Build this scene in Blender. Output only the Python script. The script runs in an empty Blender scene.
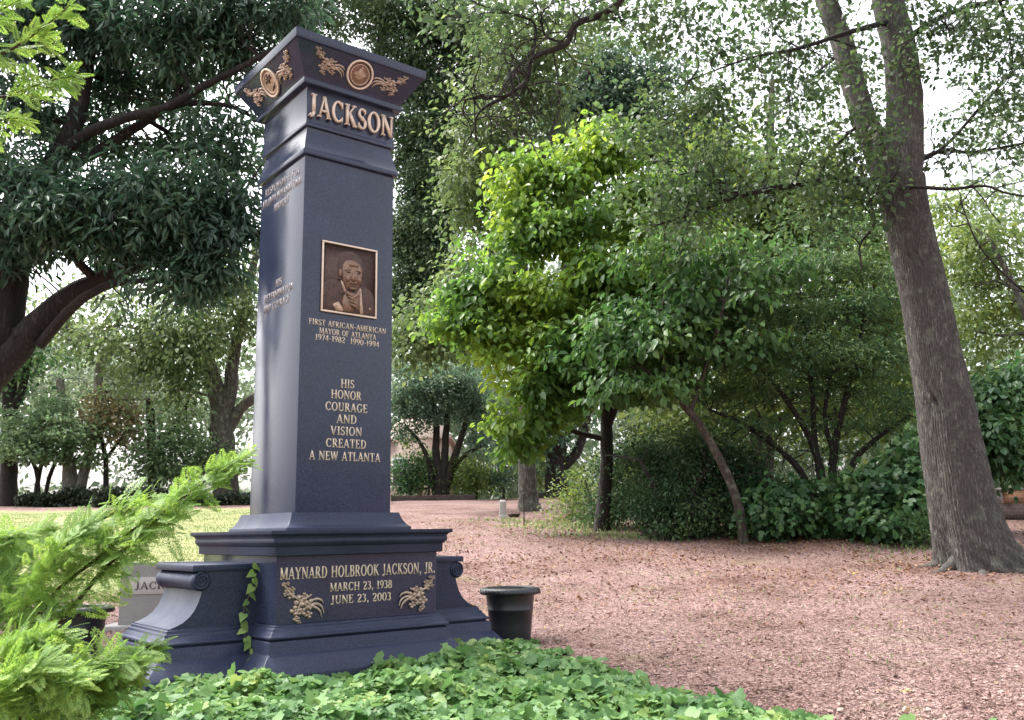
import bpy, bmesh, math, random
import numpy as np
from mathutils import Vector, Matrix

S = bpy.context.scene
COL = S.collection
rng = np.random.default_rng(11)
random.seed(11)

# ------------------------------------------------------------------ camera, sky, sun, exposure
PIT, ROLL, FPX = 0.18422304, -0.01489906, 919.18
EYE = np.array([0.0, 0.0, 1.6])
_fw = np.array([0, math.cos(PIT), math.sin(PIT)])
_r = np.array([1.0, 0, 0])
_u = np.cross(_r, _fw)
_R2 = _r * math.cos(ROLL) + _u * math.sin(ROLL)
_U2 = -_r * math.sin(ROLL) + _u * math.cos(ROLL)
cd = bpy.data.cameras.new('camera')
cam = bpy.data.objects.new('camera', cd)
COL.objects.link(cam)
cd.sensor_width = 36
cd.lens = FPX / 1024 * 36
cd.clip_start = 0.05
cd.clip_end = 3000
M = Matrix(((_R2[0], _U2[0], -_fw[0], EYE[0]), (_R2[1], _U2[1], -_fw[1], EYE[1]), (_R2[2], _U2[2], -_fw[2], EYE[2]), (0, 0, 0, 1)))
cam.matrix_world = M
S.camera = cam

SUN_EL, SUN_AZ = math.radians(58), math.radians(-62)     # azimuth from +Y, towards +X
w = bpy.data.worlds.new("World")
S.world = w
w.use_nodes = True
nt = w.node_tree
bg = nt.nodes['Background']
sky = nt.nodes.new('ShaderNodeTexSky')
sky.sky_type = 'NISHITA'
sky.sun_disc = False
sky.sun_elevation = SUN_EL
sky.sun_rotation = SUN_AZ
sky.air_density = 1.2
sky.dust_density = 6.0
sky.ozone_density = 1.0
hs = nt.nodes.new('ShaderNodeHueSaturation')
hs.inputs['Saturation'].default_value = 0.22
nt.links.new(sky.outputs[0], hs.inputs['Color'])
nt.links.new(hs.outputs[0], bg.inputs['Color'])
bg.inputs['Strength'].default_value = 0.15
sl = bpy.data.lights.new('sun', 'SUN')
so = bpy.data.objects.new('sun', sl)
COL.objects.link(so)
sl.energy = 1.15
sl.angle = math.radians(14)
sl.color = (1.0, 0.96, 0.9)
_sd = Vector((math.sin(SUN_AZ) * math.cos(SUN_EL), math.cos(SUN_AZ) * math.cos(SUN_EL), math.sin(SUN_EL)))
so.rotation_euler = _sd.to_track_quat('Z', 'Y').to_euler()
so.location = (-8, -6, 20)
S.view_settings.view_transform = 'Standard'
S.view_settings.look = 'None'
S.view_settings.gamma = 1
S.view_settings.exposure = 1.92
S.cycles.max_bounces = 6
S.cycles.diffuse_bounces = 3
S.cycles.transmission_bounces = 3
S.cycles.use_adaptive_sampling = True

# ------------------------------------------------------------------ where things stand
def ray(px, py):
    return _fw + _R2 * (px - 512) / FPX + _U2 * (360 - py) / FPX

def at(px, py, Y):
    d = ray(px, py)
    return EYE + d * (Y / d[1])

_GY = np.array([-40, 0, 5, 8, 10, 12, 16, 20, 24, 28, 36, 46, 60, 120, 400, 2500.])
_GZ = np.array([-.4, .1, .28, .40, .45, .55, .92, 1.36, 1.72, 2.05, 2.60, 3.20, 3.28, 1.0, -12, -80.])

def ground(x, y):
    x = np.asarray(x, float); y = np.asarray(y, float)
    z = 0
    for k in (-1.5, -.75, 0, .75, 1.5):
        z = z + np.interp(y + k, _GY, _GZ)
    z = z / 5
    z = z + .025 * np.sin(x * .9 + y * .4) * np.clip((y - 9) / 6, 0, 1) + .015 * np.sin(x * 2.1 - y * 1.3)
    return z

def gp(px, py):
    d = ray(px, py)
    t = np.linspace(2, 80, 8000)
    P = EYE + t[:, None] * d
    below = P[:, 2] < ground(P[:, 0], P[:, 1])
    i = int(np.argmax(below))
    if below.any(): return P[i]
    q = at(px, py, 46); q[2] = float(ground(q[0], 46.0))
    return q

MON = np.array([-1.922, 9.176])
MYAW = 0.67168862

# ------------------------------------------------------------------ mesh helpers
class MB:
    """collects faces and links them as ONE mesh object"""
    def __init__(s):
        s.v = []; s.f = []; s.n = 0; s.mi = []
    def add(s, V, F, mi=0):
        V = np.asarray(V, float).reshape(-1, 3)
        F = [np.asarray(F)] if isinstance(F, np.ndarray) else [np.asarray(f)[None] for f in F]
        for f in F:
            s.f.append(f + s.n)
            s.mi.append(np.full(len(f), mi))
        s.v.append(V); s.n += len(V)
    def build(s, name, mat, parent=None, smooth=False, link=True):
        me = bpy.data.meshes.new(name)
        V = np.concatenate(s.v) if s.v else np.zeros((0, 3))
        me.vertices.add(len(V))
        me.vertices.foreach_set('co', V.astype(np.float32).ravel())
        loops = np.concatenate([f.ravel() for f in s.f])
        tot = np.concatenate([np.full(len(f), f.shape[1]) for f in s.f])
        start = np.concatenate([[0], np.cumsum(tot)[:-1]])
        me.loops.add(len(loops))
        me.loops.foreach_set('vertex_index', loops.astype(np.int32))
        me.polygons.add(len(tot))
        me.polygons.foreach_set('loop_start', start.astype(np.int32))
        me.polygons.foreach_set('loop_total', tot.astype(np.int32))
        me.polygons.foreach_set('material_index', np.concatenate(s.mi).astype(np.int32))
        if smooth:
            me.polygons.foreach_set('use_smooth', np.ones(len(tot), bool))
        me.update(calc_edges=True)
        for m in (mat if isinstance(mat, (list, tuple)) else [mat]):
            me.materials.append(m)
        o = bpy.data.objects.new(name, me)
        COL.objects.link(o)
        if parent is not None:
            o.parent = parent
        return o
    def box(s, x0, x1, y0, y1, z0, z1, mi=0):
        V = [(x, y, z) for z in (z0, z1) for y in (y0, y1) for x in (x0, x1)]
        s.add(V, [(0, 2, 3, 1), (4, 5, 7, 6), (0, 1, 5, 4), (2, 6, 7, 3), (0, 4, 6, 2), (1, 3, 7, 5)], mi)
    def rings(s, R, cap=True, mi=0):
        """R: list of rings, each (n,3)"""
        R = np.asarray(R, float); m, n = R.shape[:2]
        i = np.arange(m - 1)[:, None] * n; j = np.arange(n)[None]
        q = np.stack([i + j, i + (j + 1) % n, i + n + (j + 1) % n, i + n + j], -1).reshape(-1, 4)
        s.add(R.reshape(-1, 3), q, mi)
        if cap:
            s.add(R[0], [tuple(range(n))[::-1]], mi); s.add(R[-1], [tuple(range(n))], mi)
    def lathe(s, prof, c, n=32, mi=0):
        a = np.arange(n) / n * 2 * math.pi
        s.rings([[(c[0] + r * math.cos(t), c[1] + r * math.sin(t), c[2] + z) for t in a] for r, z in prof], True, mi)
    def loft(s, prof, mi=0):
        """square profile: (hx, hy, z)"""
        s.rings([[(-a, -b, z), (a, -b, z), (a, b, z), (-a, b, z)] for a, b, z in prof], True, mi)
    def prism(s, poly, fn, h0, h1, mi=0):
        """poly of (u,v); fn(u,v,h)->point"""
        n = len(poly)
        V = [fn(u, v, h0) for u, v in poly] + [fn(u, v, h1) for u, v in poly]
        F = [tuple(range(n, 2 * n)), tuple(range(n))[::-1]] + [(i, (i + 1) % n, n + (i + 1) % n, n + i) for i in range(n)]
        s.add(V, F, mi)
    def dome(s, poly, fn, h0, h1, mi=0, steps=4, c=None):
        P = np.asarray(poly, float); cc = P.mean(0) if c is None else np.asarray(c, float)
        R = []
        for k in range(steps + 1):
            t = k / steps * math.pi / 2
            q = cc + (P - cc) * max(math.cos(t), .06)
            h = h0 + (h1 - h0) * math.sin(t)
            R.append([fn(u, v, h) for u, v in q])
        s.rings(R, True, mi)
    def tube(s, P, rad, n=8, mi=0, sub=3, jit=0.0, cap=True):
        P = np.asarray(P, float); rad = np.asarray(rad, float)
        if sub > 1 and len(P) > 2:
            P, rad = spline(P, rad, sub)
        if jit:
            P = P + rng.normal(0, 1, P.shape) * (jit * rad)[:, None]
        T = np.gradient(P, axis=0); T /= np.linalg.norm(T, axis=1)[:, None] + 1e-9
        ref = np.array([0.31, 0.17, .93]) if abs(T[len(T) // 2][2]) < .8 else np.array([.93, .31, .17])
        N = np.cross(T, ref); N /= np.linalg.norm(N, axis=1)[:, None] + 1e-9
        B = np.cross(T, N)
        a = np.arange(n) / n * 2 * math.pi
        R = P[:, None] + rad[:, None, None] * (np.cos(a)[None, :, None] * N[:, None] + np.sin(a)[None, :, None] * B[:, None])
        s.rings(R, cap, mi)
        return P, rad

def spline(P, rad, sub):
    n = len(P); Q = []; r = []
    E = np.concatenate([[2 * P[0] - P[1]], P, [2 * P[-1] - P[-2]]])
    for i in range(n - 1):
        p0, p1, p2, p3 = E[i], E[i + 1], E[i + 2], E[i + 3]
        for k in range(sub):
            t = k / sub
            Q.append(.5 * ((2 * p1) + (-p0 + p2) * t + (2 * p0 - 5 * p1 + 4 * p2 - p3) * t * t + (-p0 + 3 * p1 - 3 * p2 + p3) * t ** 3))
            r.append(rad[i] * (1 - t) + rad[i + 1] * t)
    Q.append(P[-1]); r.append(rad[-1])
    return np.array(Q), np.array(r)

def empty(name, loc, rz=0.0, parent=None):
    o = bpy.data.objects.new(name, None)
    COL.objects.link(o)
    o.location = loc
    o.rotation_euler = (0, 0, rz)
    o.empty_display_size = .2
    if parent is not None:
        o.parent = parent
    return o

def tag(o, label=None, cat=None, group=None, kind=None):
    if label: o['label'] = label
    if cat: o['category'] = cat
    if group: o['group'] = group
    if kind: o['kind'] = kind
    return o

# ------------------------------------------------------------------ materials
def mat(name):
    m = bpy.data.materials.new(name)
    m.use_nodes = True
    t = m.node_tree
    return m, t, t.nodes['Principled BSDF'], t.nodes.new, t.links.new

def ramp(new, stops, interp='LINEAR'):
    r = new('ShaderNodeValToRGB')
    e = r.color_ramp.elements
    r.color_ramp.interpolation = interp
    e[0].position, e[0].color = stops[0][0], (*stops[0][1], 1)
    e[1].position, e[1].color = stops[-1][0], (*stops[-1][1], 1)
    for p, c in stops[1:-1]:
        q = e.new(p); q.color = (*c, 1)
    return r

def noise(new, link, vec, scale, detail=4, rough=.6):
    n = new('ShaderNodeTexNoise')
    n.inputs['Scale'].default_value = scale
    n.inputs['Detail'].default_value = detail
    n.inputs['Roughness'].default_value = rough
    if vec is not None: link(vec, n.inputs['Vector'])
    return n

def leaf_mat(name, stops, trans=.35, rough=.42, clump=1.2, lrand=.55, spec=.4):
    m, t, b, new, link = mat(name)
    g = new('ShaderNodeNewGeometry')
    tc = new('ShaderNodeTexCoord')
    n = noise(new, link, tc.outputs['Object'], clump, 2)
    mx = new('ShaderNodeMath'); mx.operation = 'MULTIPLY_ADD'
    link(g.outputs['Random Per Island'], mx.inputs[0]); mx.inputs[1].default_value = lrand
    sb = new('ShaderNodeMath'); sb.operation = 'MULTIPLY_ADD'
    link(n.outputs[0], sb.inputs[0]); sb.inputs[1].default_value = 1.3 + (.55 - lrand) * 1.6; sb.inputs[2].default_value = -.42 - (.55 - lrand) * .55
    link(sb.outputs[0], mx.inputs[2])
    r = ramp(new, stops)
    link(mx.outputs[0], r.inputs[0])
    link(r.outputs[0], b.inputs['Base Color'])
    b.inputs['Roughness'].default_value = rough
    b.inputs['Specular IOR Level'].default_value = spec
    tr = new('ShaderNodeBsdfTranslucent')
    hsv = new('ShaderNodeHueSaturation')
    hsv.inputs['Hue'].default_value = .485
    hsv.inputs['Saturation'].default_value = 1.1
    hsv.inputs['Value'].default_value = 1.7
    link(r.outputs[0], hsv.inputs['Color'])
    link(hsv.outputs[0], tr.inputs['Color'])
    ms = new('ShaderNodeMixShader')
    ms.inputs[0].default_value = trans
    link(b.outputs[0], ms.inputs[1]); link(tr.outputs[0], ms.inputs[2])
    link(ms.outputs[0], t.nodes['Material Output'].inputs['Surface'])
    return m

def bark_mat(name, c0, c1, scale=9, lichen=0.0, stretch=.22, bump=.6):
    m, t, b, new, link = mat(name)
    tc = new('ShaderNodeTexCoord')
    mp = new('ShaderNodeMapping')
    mp.inputs['Scale'].default_value = (1, 1, stretch)
    link(tc.outputs['Object'], mp.inputs['Vector'])
    n = noise(new, link, mp.outputs[0], scale, 6, .65)
    v = new('ShaderNodeTexVoronoi'); v.feature = 'DISTANCE_TO_EDGE'
    v.inputs['Scale'].default_value = scale * 1.6
    n2 = noise(new, link, mp.outputs[0], scale * .8, 3)
    mixv = new('ShaderNodeMixRGB'); mixv.inputs[0].default_value = .25
    link(mp.outputs[0], mixv.inputs[1]); link(n2.outputs['Color'], mixv.inputs[2])
    link(mixv.outputs[0], v.inputs['Vector'])
    r = ramp(new, [(.0, tuple(c * .45 for c in c0)), (.12, c0), (.35, c1)])
    mul = new('ShaderNodeMath'); mul.operation = 'MULTIPLY'
    link(v.outputs['Distance'], mul.inputs[0]); link(n.outputs[0], mul.inputs[1])
    link(mul.outputs[0], r.inputs[0])
    out = r.outputs[0]
    if lichen:
        n3 = noise(new, link, tc.outputs['Object'], 5, 5, .7)
        r3 = ramp(new, [(.52, (0, 0, 0)), (.66, (lichen,) * 3)])
        link(n3.outputs[0], r3.inputs[0])
        mx = new('ShaderNodeMixRGB')
        link(r3.outputs[0], mx.inputs[0]); link(out, mx.inputs[1])
        mx.inputs[2].default_value = (.27, .30, .22, 1)
        out = mx.outputs[0]
    link(out, b.inputs['Base Color'])
    b.inputs['Roughness'].default_value = .9
    bp = new('ShaderNodeBump'); bp.inputs['Strength'].default_value = bump; bp.inputs['Distance'].default_value = .03
    link(mul.outputs[0], bp.inputs['Height']); link(bp.outputs[0], b.inputs['Normal'])
    return m

def plain(name, col, rough=.5, metal=0.0, var=.25, scale=12, bump=0.0, spec=.5):
    m, t, b, new, link = mat(name)
    tc = new('ShaderNodeTexCoord')
    n = noise(new, link, tc.outputs['Object'], scale, 5)
    r = ramp(new, [(.25, tuple(c * (1 - var) for c in col)), (.75, tuple(min(1, c * (1 + var)) for c in col))])
    link(n.outputs[0], r.inputs[0]); link(r.outputs[0], b.inputs['Base Color'])
    b.inputs['Roughness'].default_value = rough
    b.inputs['Metallic'].default_value = metal
    b.inputs['Specular IOR Level'].default_value = spec
    if bump:
        bp = new('ShaderNodeBump'); bp.inputs['Strength'].default_value = bump; bp.inputs['Distance'].default_value = .01
        link(n.outputs[0], bp.inputs['Height']); link(bp.outputs[0], b.inputs['Normal'])
    return m

def granite_mat(name, c0, c1, rough, speck=160, spec=.42):
    m, t, b, new, link = mat(name)
    tc = new('ShaderNodeTexCoord')
    n = noise(new, link, tc.outputs['Object'], speck, 2, .7)
    n2 = noise(new, link, tc.outputs['Object'], 2.2, 5, .6)
    r = ramp(new, [(.3, c0), (.7, c1)])
    link(n.outputs[0], r.inputs[0])
    r2 = ramp(new, [(.3, (.8, .8, .82)), (.7, (1.12, 1.12, 1.1))])
    link(n2.outputs[0], r2.inputs[0])
    mx = new('ShaderNodeMixRGB'); mx.blend_type = 'MULTIPLY'; mx.inputs[0].default_value = 1
    link(r.outputs[0], mx.inputs[1]); link(r2.outputs[0], mx.inputs[2])
    link(mx.outputs[0], b.inputs['Base Color'])
    rr = new('ShaderNodeMapRange')
    rr.inputs['From Min'].default_value = .3; rr.inputs['From Max'].default_value = .7
    rr.inputs['To Min'].default_value = rough * .8; rr.inputs['To Max'].default_value = rough * 1.4
    b.inputs['Specular IOR Level'].default_value = spec
    link(n2.outputs[0], rr.inputs['Value']); link(rr.outputs[0], b.inputs['Roughness'])
    bp = new('ShaderNodeBump'); bp.inputs['Strength'].default_value = .04; bp.inputs['Distance'].default_value = .002
    link(n.outputs[0], bp.inputs['Height']); link(bp.outputs[0], b.inputs['Normal'])
    return m

GRANITE = granite_mat('dark_blue_granite', (.009, .012, .030), (.046, .056, .106), .15, 120)
GRANITE_HONED = granite_mat('honed_blue_granite', (.010, .013, .031), (.046, .056, .104), .38, 120, .26)
STONE = granite_mat('grey_granite', (.17, .165, .16), (.34, .33, .32), .6, 90)
STONE_PALE = granite_mat('pale_granite', (.30, .29, .27), (.5, .48, .46), .7, 90)
BRONZE = plain('polished_bronze', (.74, .59, .48), .42, .2, .10, 30)
GOLD = plain('gilded_lettering', (.68, .56, .43), .5, .1, .10, 60)
BRONZE_MID = plain('cast_bronze', (.22, .135, .098), .36, .45, .35, 40, .25)
BRONZE_PALE = plain('worn_bronze', (.46, .32, .24), .40, .5, .3, 40, .2)
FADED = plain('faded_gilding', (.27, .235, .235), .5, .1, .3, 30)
BRONZE_DARK = plain('dark_patina_bronze', (.075, .045, .038), .42, .6, .35, 30, .2)
BRONZE_SPRAY = plain('bronze_flowers', (.47, .36, .29), .42, .45, .35, 40, .2)
BLACK_PLASTIC = plain('black_plastic', (.016, .017, .022), .38, 0, .2, 20, .05)
SOIL = plain('potting_soil', (.045, .03, .022), .95, 0, .5, 40, .6)
BARK_OAK = bark_mat('oak_bark', (.085, .075, .070), (.27, .245, .228), 16, .25, .13, 1.0)
BARK_DARK = bark_mat('dark_bark', (.022, .017, .015), (.075, .056, .047), 10)
BARK_GREY = bark_mat('grey_bark', (.085, .075, .066), (.21, .18, .16), 8, .35)
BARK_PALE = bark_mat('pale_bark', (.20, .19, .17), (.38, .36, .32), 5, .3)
BARK_BROWN = bark_mat('brown_bark', (.06, .042, .034), (.17, .125, .10), 12, .3)

LEAF = {
 'evergreen': leaf_mat('dark_evergreen_leaves', [(.05, (.026, .058, .040)), (.5, (.050, .102, .064)), (.95, (.10, .172, .092))], .30, .38, .9, spec=.5),
 'oak': leaf_mat('oak_leaves', [(.05, (.034, .062, .028)), (.5, (.060, .105, .044)), (.95, (.115, .165, .065))], .40, .45, .8),
 'willow': leaf_mat('fine_dark_leaves', [(.05, (.036, .066, .036)), (.5, (.062, .106, .052)), (.95, (.115, .16, .075))], .36, .45, .7),
 'bright': leaf_mat('bright_magnolia_leaves', [(.05, (.048, .112, .032)), (.34, (.10, .195, .046)), (.60, (.19, .295, .056)), (.95, (.32, .40, .075))], .48, .40, .36, lrand=.28),
 'shade': leaf_mat('shaded_magnolia_leaves', [(.05, (.034, .088, .030)), (.5, (.064, .138, .042)), (.95, (.15, .24, .055))], .42, .5, .5, lrand=.35),  # same magnolia leaf, darkened: shade put into the colour
 'hazy': leaf_mat('haze_tinted_leaves', [(.05, (.075, .135, .070)), (.5, (.125, .20, .10)), (.95, (.20, .28, .15))], .46, .5, .6),  # greens lightened so the colour itself carries the haze beyond the lawn
 'dogwood': leaf_mat('dogwood_leaves', [(.05, (.028, .078, .032)), (.5, (.052, .122, .046)), (.95, (.11, .19, .065))], .38, .42, .8),
 'maple': leaf_mat('layered_tree_leaves', [(.05, (.038, .088, .038)), (.5, (.068, .135, .052)), (.95, (.15, .215, .075))], .40, .42, .9),
 'olive': leaf_mat('olive_green_leaves', [(.05, (.060, .098, .042)), (.5, (.098, .148, .058)), (.95, (.17, .215, .085))], .45, .5, .5),
 'yellow': leaf_mat('yellow_green_leaves', [(.05, (.065, .115, .036)), (.5, (.110, .170, .048)), (.95, (.21, .255, .07))], .45, .5, .6),
 'blue': leaf_mat('blue_green_leaves', [(.05, (.048, .092, .062)), (.5, (.078, .134, .086)), (.95, (.135, .20, .115))], .38, .5, .6),
 'pale': leaf_mat('haze_pale_leaves', [(.05, (.09, .13, .085)), (.5, (.13, .18, .11)), (.95, (.20, .24, .15))], .45, .55, .4),  # distance haze painted as paler leaf colour, no volume
 'russet': leaf_mat('russet_leaves', [(.05, (.11, .112, .052)), (.5, (.165, .155, .075)), (.95, (.25, .21, .10))], .40, .5, .8),
 'shrub': leaf_mat('small_shrub_leaves', [(.05, (.022, .052, .024)), (.5, (.042, .086, .036)), (.95, (.10, .145, .05))], .32, .5, .9, spec=.2, lrand=.4),
 'hedge': leaf_mat('clipped_hedge_leaves', [(.05, (.014, .026, .016)), (.5, (.024, .040, .022)), (.95, (.045, .065, .03))], .2, .5, 1.5),
 'hydrangea': leaf_mat('lobed_shrub_leaves', [(.05, (.028, .078, .030)), (.5, (.052, .125, .044)), (.95, (.12, .20, .065))], .3, .4, 1.2),
 'cypress': leaf_mat('golden_cypress_sprays', [(.05, (.09, .185, .05)), (.45, (.18, .315, .075)), (.95, (.34, .45, .12))], .38, .5, 2.5),
 'ivy': leaf_mat('ivy_leaves', [(.0, (.040, .105, .036)), (.4, (.095, .195, .066)), (.75, (.17, .285, .10)), (1.0, (.29, .37, .12))], .30, .48, 2.2, spec=.28),
 'vine': leaf_mat('young_ivy_leaves', [(.1, (.10, .20, .05)), (.9, (.26, .36, .11))], .3, .4, 8),
 'grass': leaf_mat('grass_blades', [(.1, (.11, .16, .06)), (.6, (.19, .235, .10)), (.95, (.31, .33, .17))], .35, .5, 2),
 'fallen': leaf_mat('brown_fallen_leaves', [(.05, (.07, .034, .022)), (.4, (.17, .088, .055)), (.75, (.28, .165, .10)), (.93, (.38, .27, .16)), (1, (.48, .34, .07))], .12, .7, 1.0, spec=.25),
 'litter': leaf_mat('dry_leaf_litter', [(.05, (.060, .034, .028)), (.3, (.175, .105, .09)), (.6, (.28, .188, .168)), (.93, (.38, .285, .255)), (1, (.42, .30, .10))], .08, .8, 1.5, spec=.2),
}

# ------------------------------------------------------------------ the ground: one sheet to the horizon
def ground_material():
    m, t, b, new, link = mat('mulch_and_lawn')
    g = new('ShaderNodeNewGeometry')
    P = g.outputs['Position']
    sx = new('ShaderNodeSeparateXYZ'); link(P, sx.inputs[0])
    def mth(op, a, b_=None, c=None):
        q = new('ShaderNodeMath'); q.operation = op
        for i, x in enumerate((a, b_, c)):
            if x is None: continue
            if isinstance(x, (int, float)): q.inputs[i].default_value = x
            else: link(x, q.inputs[i])
        return q.outputs[0]
    def mix(f, a, c, bt='MIX'):
        q = new('ShaderNodeMixRGB'); q.blend_type = bt
        for i, x in enumerate((f, a, c)):
            if isinstance(x, (int, float)): q.inputs[i].default_value = x
            elif isinstance(x, tuple): q.inputs[i].default_value = (*x, 1)
            else: link(x, q.inputs[i])
        return q.outputs[0]
    # mulch: chips
    v = new('ShaderNodeTexVoronoi'); v.inputs['Scale'].default_value = 42; v.inputs['Randomness'].default_value = 1
    nd = noise(new, link, P, 30, 2)
    link(mix(.06, P, nd.outputs['Color'], 'ADD'), v.inputs['Vector'])
    hv = new('ShaderNodeSeparateXYZ'); link(v.outputs['Color'], hv.inputs[0])
    chips = ramp(new, [(.0, (.050, .030, .028)), (.25, (.165, .103, .097)), (.6, (.285, .196, .186)), (1, (.42, .325, .31))])
    link(hv.outputs[0], chips.inputs[0])
    n1 = noise(new, link, P, 70, 5, .7)
    r1 = ramp(new, [(.3, (.45, .42, .41)), (.62, (1.15, 1.12, 1.1))]); link(n1.outputs[0], r1.inputs[0])
    c = mix(1.0, chips.outputs[0], r1.outputs[0], 'MULTIPLY')
    n2 = noise(new, link, P, .55, 5, .6)
    r2 = ramp(new, [(.30, (.58, .47, .41)), (.47, (.92, .86, .82)), (.66, (1.14, 1.10, 1.10))]); link(n2.outputs[0], r2.inputs[0])
    c = mix(1.0, c, r2.outputs[0], 'MULTIPLY')
    # sparse grassy patches in the mulch
    n3 = noise(new, link, P, .8, 6, .7)
    r3 = ramp(new, [(.56, (0, 0, 0)), (.72, (.5, .5, .5))]); link(n3.outputs[0], r3.inputs[0])
    c = mix(r3.outputs[0], c, (.17, .175, .075))
    # lawn
    n4 = noise(new, link, P, 38, 4, .7)
    lawn = ramp(new, [(.3, (.15, .18, .08)), (.55, (.25, .275, .14)), (.75, (.37, .37, .22))]); link(n4.outputs[0], lawn.inputs[0])
    n5 = noise(new, link, P, .35, 5, .65)
    r5 = ramp(new, [(.35, (.80, .86, .72)), (.65, (1.22, 1.08, 1.0))]); link(n5.outputs[0], r5.inputs[0])
    lw = mix(1.0, lawn.outputs[0], r5.outputs[0], 'MULTIPLY')
    # lawn where X < -0.27 Y + wobble and beyond 12.5 m, litter again under the far trees
    wob = mth('MULTIPLY', mth('SUBTRACT', n2.outputs[0], .5), 5.0)
    a = mth('SUBTRACT', mth('MULTIPLY', sx.outputs[1], -.20), mth('ADD', sx.outputs[0], wob))
    a = mth('MULTIPLY', mth('ADD', a, .2), .9)
    bb = mth('MULTIPLY', mth('SUBTRACT', mth('ADD', sx.outputs[1], wob), 13.6), .8)
    cc = mth('MULTIPLY', mth('SUBTRACT', 39.0, mth('ADD', sx.outputs[1], wob)), .4)
    k = mth('MINIMUM', mth('MINIMUM', a, bb), cc)
    cl = new('ShaderNodeClamp'); link(k, cl.inputs[0])
    out = mix(cl.outputs[0], c, lw)
    link(out, b.inputs['Base Color'])
    b.inputs['Roughness'].default_value = .95
    b.inputs['Specular IOR Level'].default_value = .2
    h = mth('ADD', mth('MULTIPLY', hv.outputs[1], .6), n1.outputs[0])
    bp = new('ShaderNodeBump'); bp.inputs['Strength'].default_value = .7; bp.inputs['Distance'].default_value = .025
    link(h, bp.inputs['Height']); link(bp.outputs[0], b.inputs['Normal'])
    return m

def build_ground():
    ys = np.concatenate([np.arange(-40, 0, 4.), np.arange(0, 60, .4), np.arange(60, 130, 5.), [160, 220, 300, 400, 600, 1000, 1600, 2400]])
    xs = np.concatenate([[-2000, -1000, -500, -250, -120, -80], np.arange(-60, -24, 3.), np.arange(-24, 24, .5), np.arange(24, 61, 3.), [80, 120, 250, 500, 1000, 2000]])
    X, Y = np.meshgrid(xs, ys)
    V = np.stack([X, Y, ground(X, Y)], -1).reshape(-1, 3)
    m, n = X.shape
    i = np.arange(m - 1)[:, None] * n; j = np.arange(n - 1)[None]
    q = np.stack([i + j, i + j + 1, i + n + j + 1, i + n + j], -1).reshape(-1, 4)
    mb = MB(); mb.add(V, q)
    tag(mb.build('ground', ground_material(), smooth=True), kind='structure')
build_ground()

# ------------------------------------------------------------------ leaves
def norm(a):
    return a / (np.linalg.norm(a, axis=-1, keepdims=True) + 1e-9)

T_DIAMOND = (np.array([(0, 0, 0), (.30, .48, .10), (0, 1, -.06), (-.30, .48, .10)]), np.array([[0, 1, 2, 3]]))
T_NARROW = (np.array([(0, 0, 0), (.17, .45, .07), (0, 1, -.08), (-.17, .45, .07)]), np.array([[0, 1, 2, 3]]))
T_OVAL = (np.array([(0, 0, 0), (.26, .28, .10), (.29, .62, .09), (0, 1, -.14), (-.29, .62, .09), (-.26, .28, .10)]),
          np.array([[0, 1, 2, 3], [0, 3, 4, 5]]))
T_IVY = (np.array([(0, 0, 0), (.30, -.14, .03), (.52, .22, .0), (.30, .40, .06), (.34, .68, -.02), (.0, 1.0, -.10),
                   (-.34, .68, -.02), (-.30, .40, .06), (-.52, .22, .0), (-.30, -.14, .03)]),
         np.array([[0, 1, 2, 3], [0, 3, 4, 5], [0, 5, 6, 7], [0, 7, 8, 9]]))
T_HEART = (np.array([(0, 0, 0), (.26, -.12, .03), (.42, .16, .02), (.24, .55, .03), (0, 1.0, -.10), (-.24, .55, .03), (-.42, .16, .02), (-.26, -.12, .03)]),
           np.array([[0, 1, 2, 3], [0, 3, 4, 5], [0, 5, 6, 7]]))
T_LANCE = (np.array([(0, 0, 0), (.12, .30, .06), (.13, .62, .05), (0, 1, -.16), (-.13, .62, .05), (-.12, .30, .06)]),
           np.array([[0, 1, 2, 3], [0, 3, 4, 5]]))
T_LOBED = (np.array([(0, 0, 0), (.34, .08, .05), (.50, .42, -.03), (.24, .50, .05), (.30, .80, -.04), (0, 1.0, -.10),
                     (-.30, .80, -.04), (-.24, .50, .05), (-.50, .42, -.03), (-.34, .08, .05)]),
           np.array([[0, 1, 2, 3], [0, 3, 4, 5], [0, 5, 6, 7], [0, 7, 8, 9]]))

def put_leaves(mb, P, D, N, size, tpl):
    V, F = tpl
    D = norm(D)
    Sx = norm(np.cross(D, N)); N2 = np.cross(Sx, D)
    W = P[:, None] + size[:, None, None] * (V[None, :, 0, None] * Sx[:, None] + V[None, :, 1, None] * D[:, None] + V[None, :, 2, None] * N2[:, None])
    k = len(V)
    FF = (np.arange(len(P))[:, None, None] * k + F[None]).reshape(-1, F.shape[1])
    mb.add(W.reshape(-1, 3), FF)

def clump_leaves(mb, C, n, rad, flat, size, tpl, droop=.15, upright=.9, cen=None):
    """n leaves about each clump centre C"""
    m = len(C)
    off = rng.normal(0, 1, (m, n, 3)) * np.array([1, 1, flat])
    off = off / (1 + .25 * np.linalg.norm(off, axis=2, keepdims=True))
    rr = rad * rng.uniform(.6, 1.35, (m, 1, 1))
    P = C[:, None] + off * rr
    D = norm(off) * .8 + rng.normal(0, .5, off.shape)
    D[..., 2] -= droop * 2
    N = rng.normal(0, .55, off.shape) + norm(off) * .55; N[..., 2] += upright * .8
    s = size * rng.uniform(.55, 1.3, (m, n))
    put_leaves(mb, P.reshape(-1, 3), D.reshape(-1, 3), N.reshape(-1, 3), s.ravel(), tpl)

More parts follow.
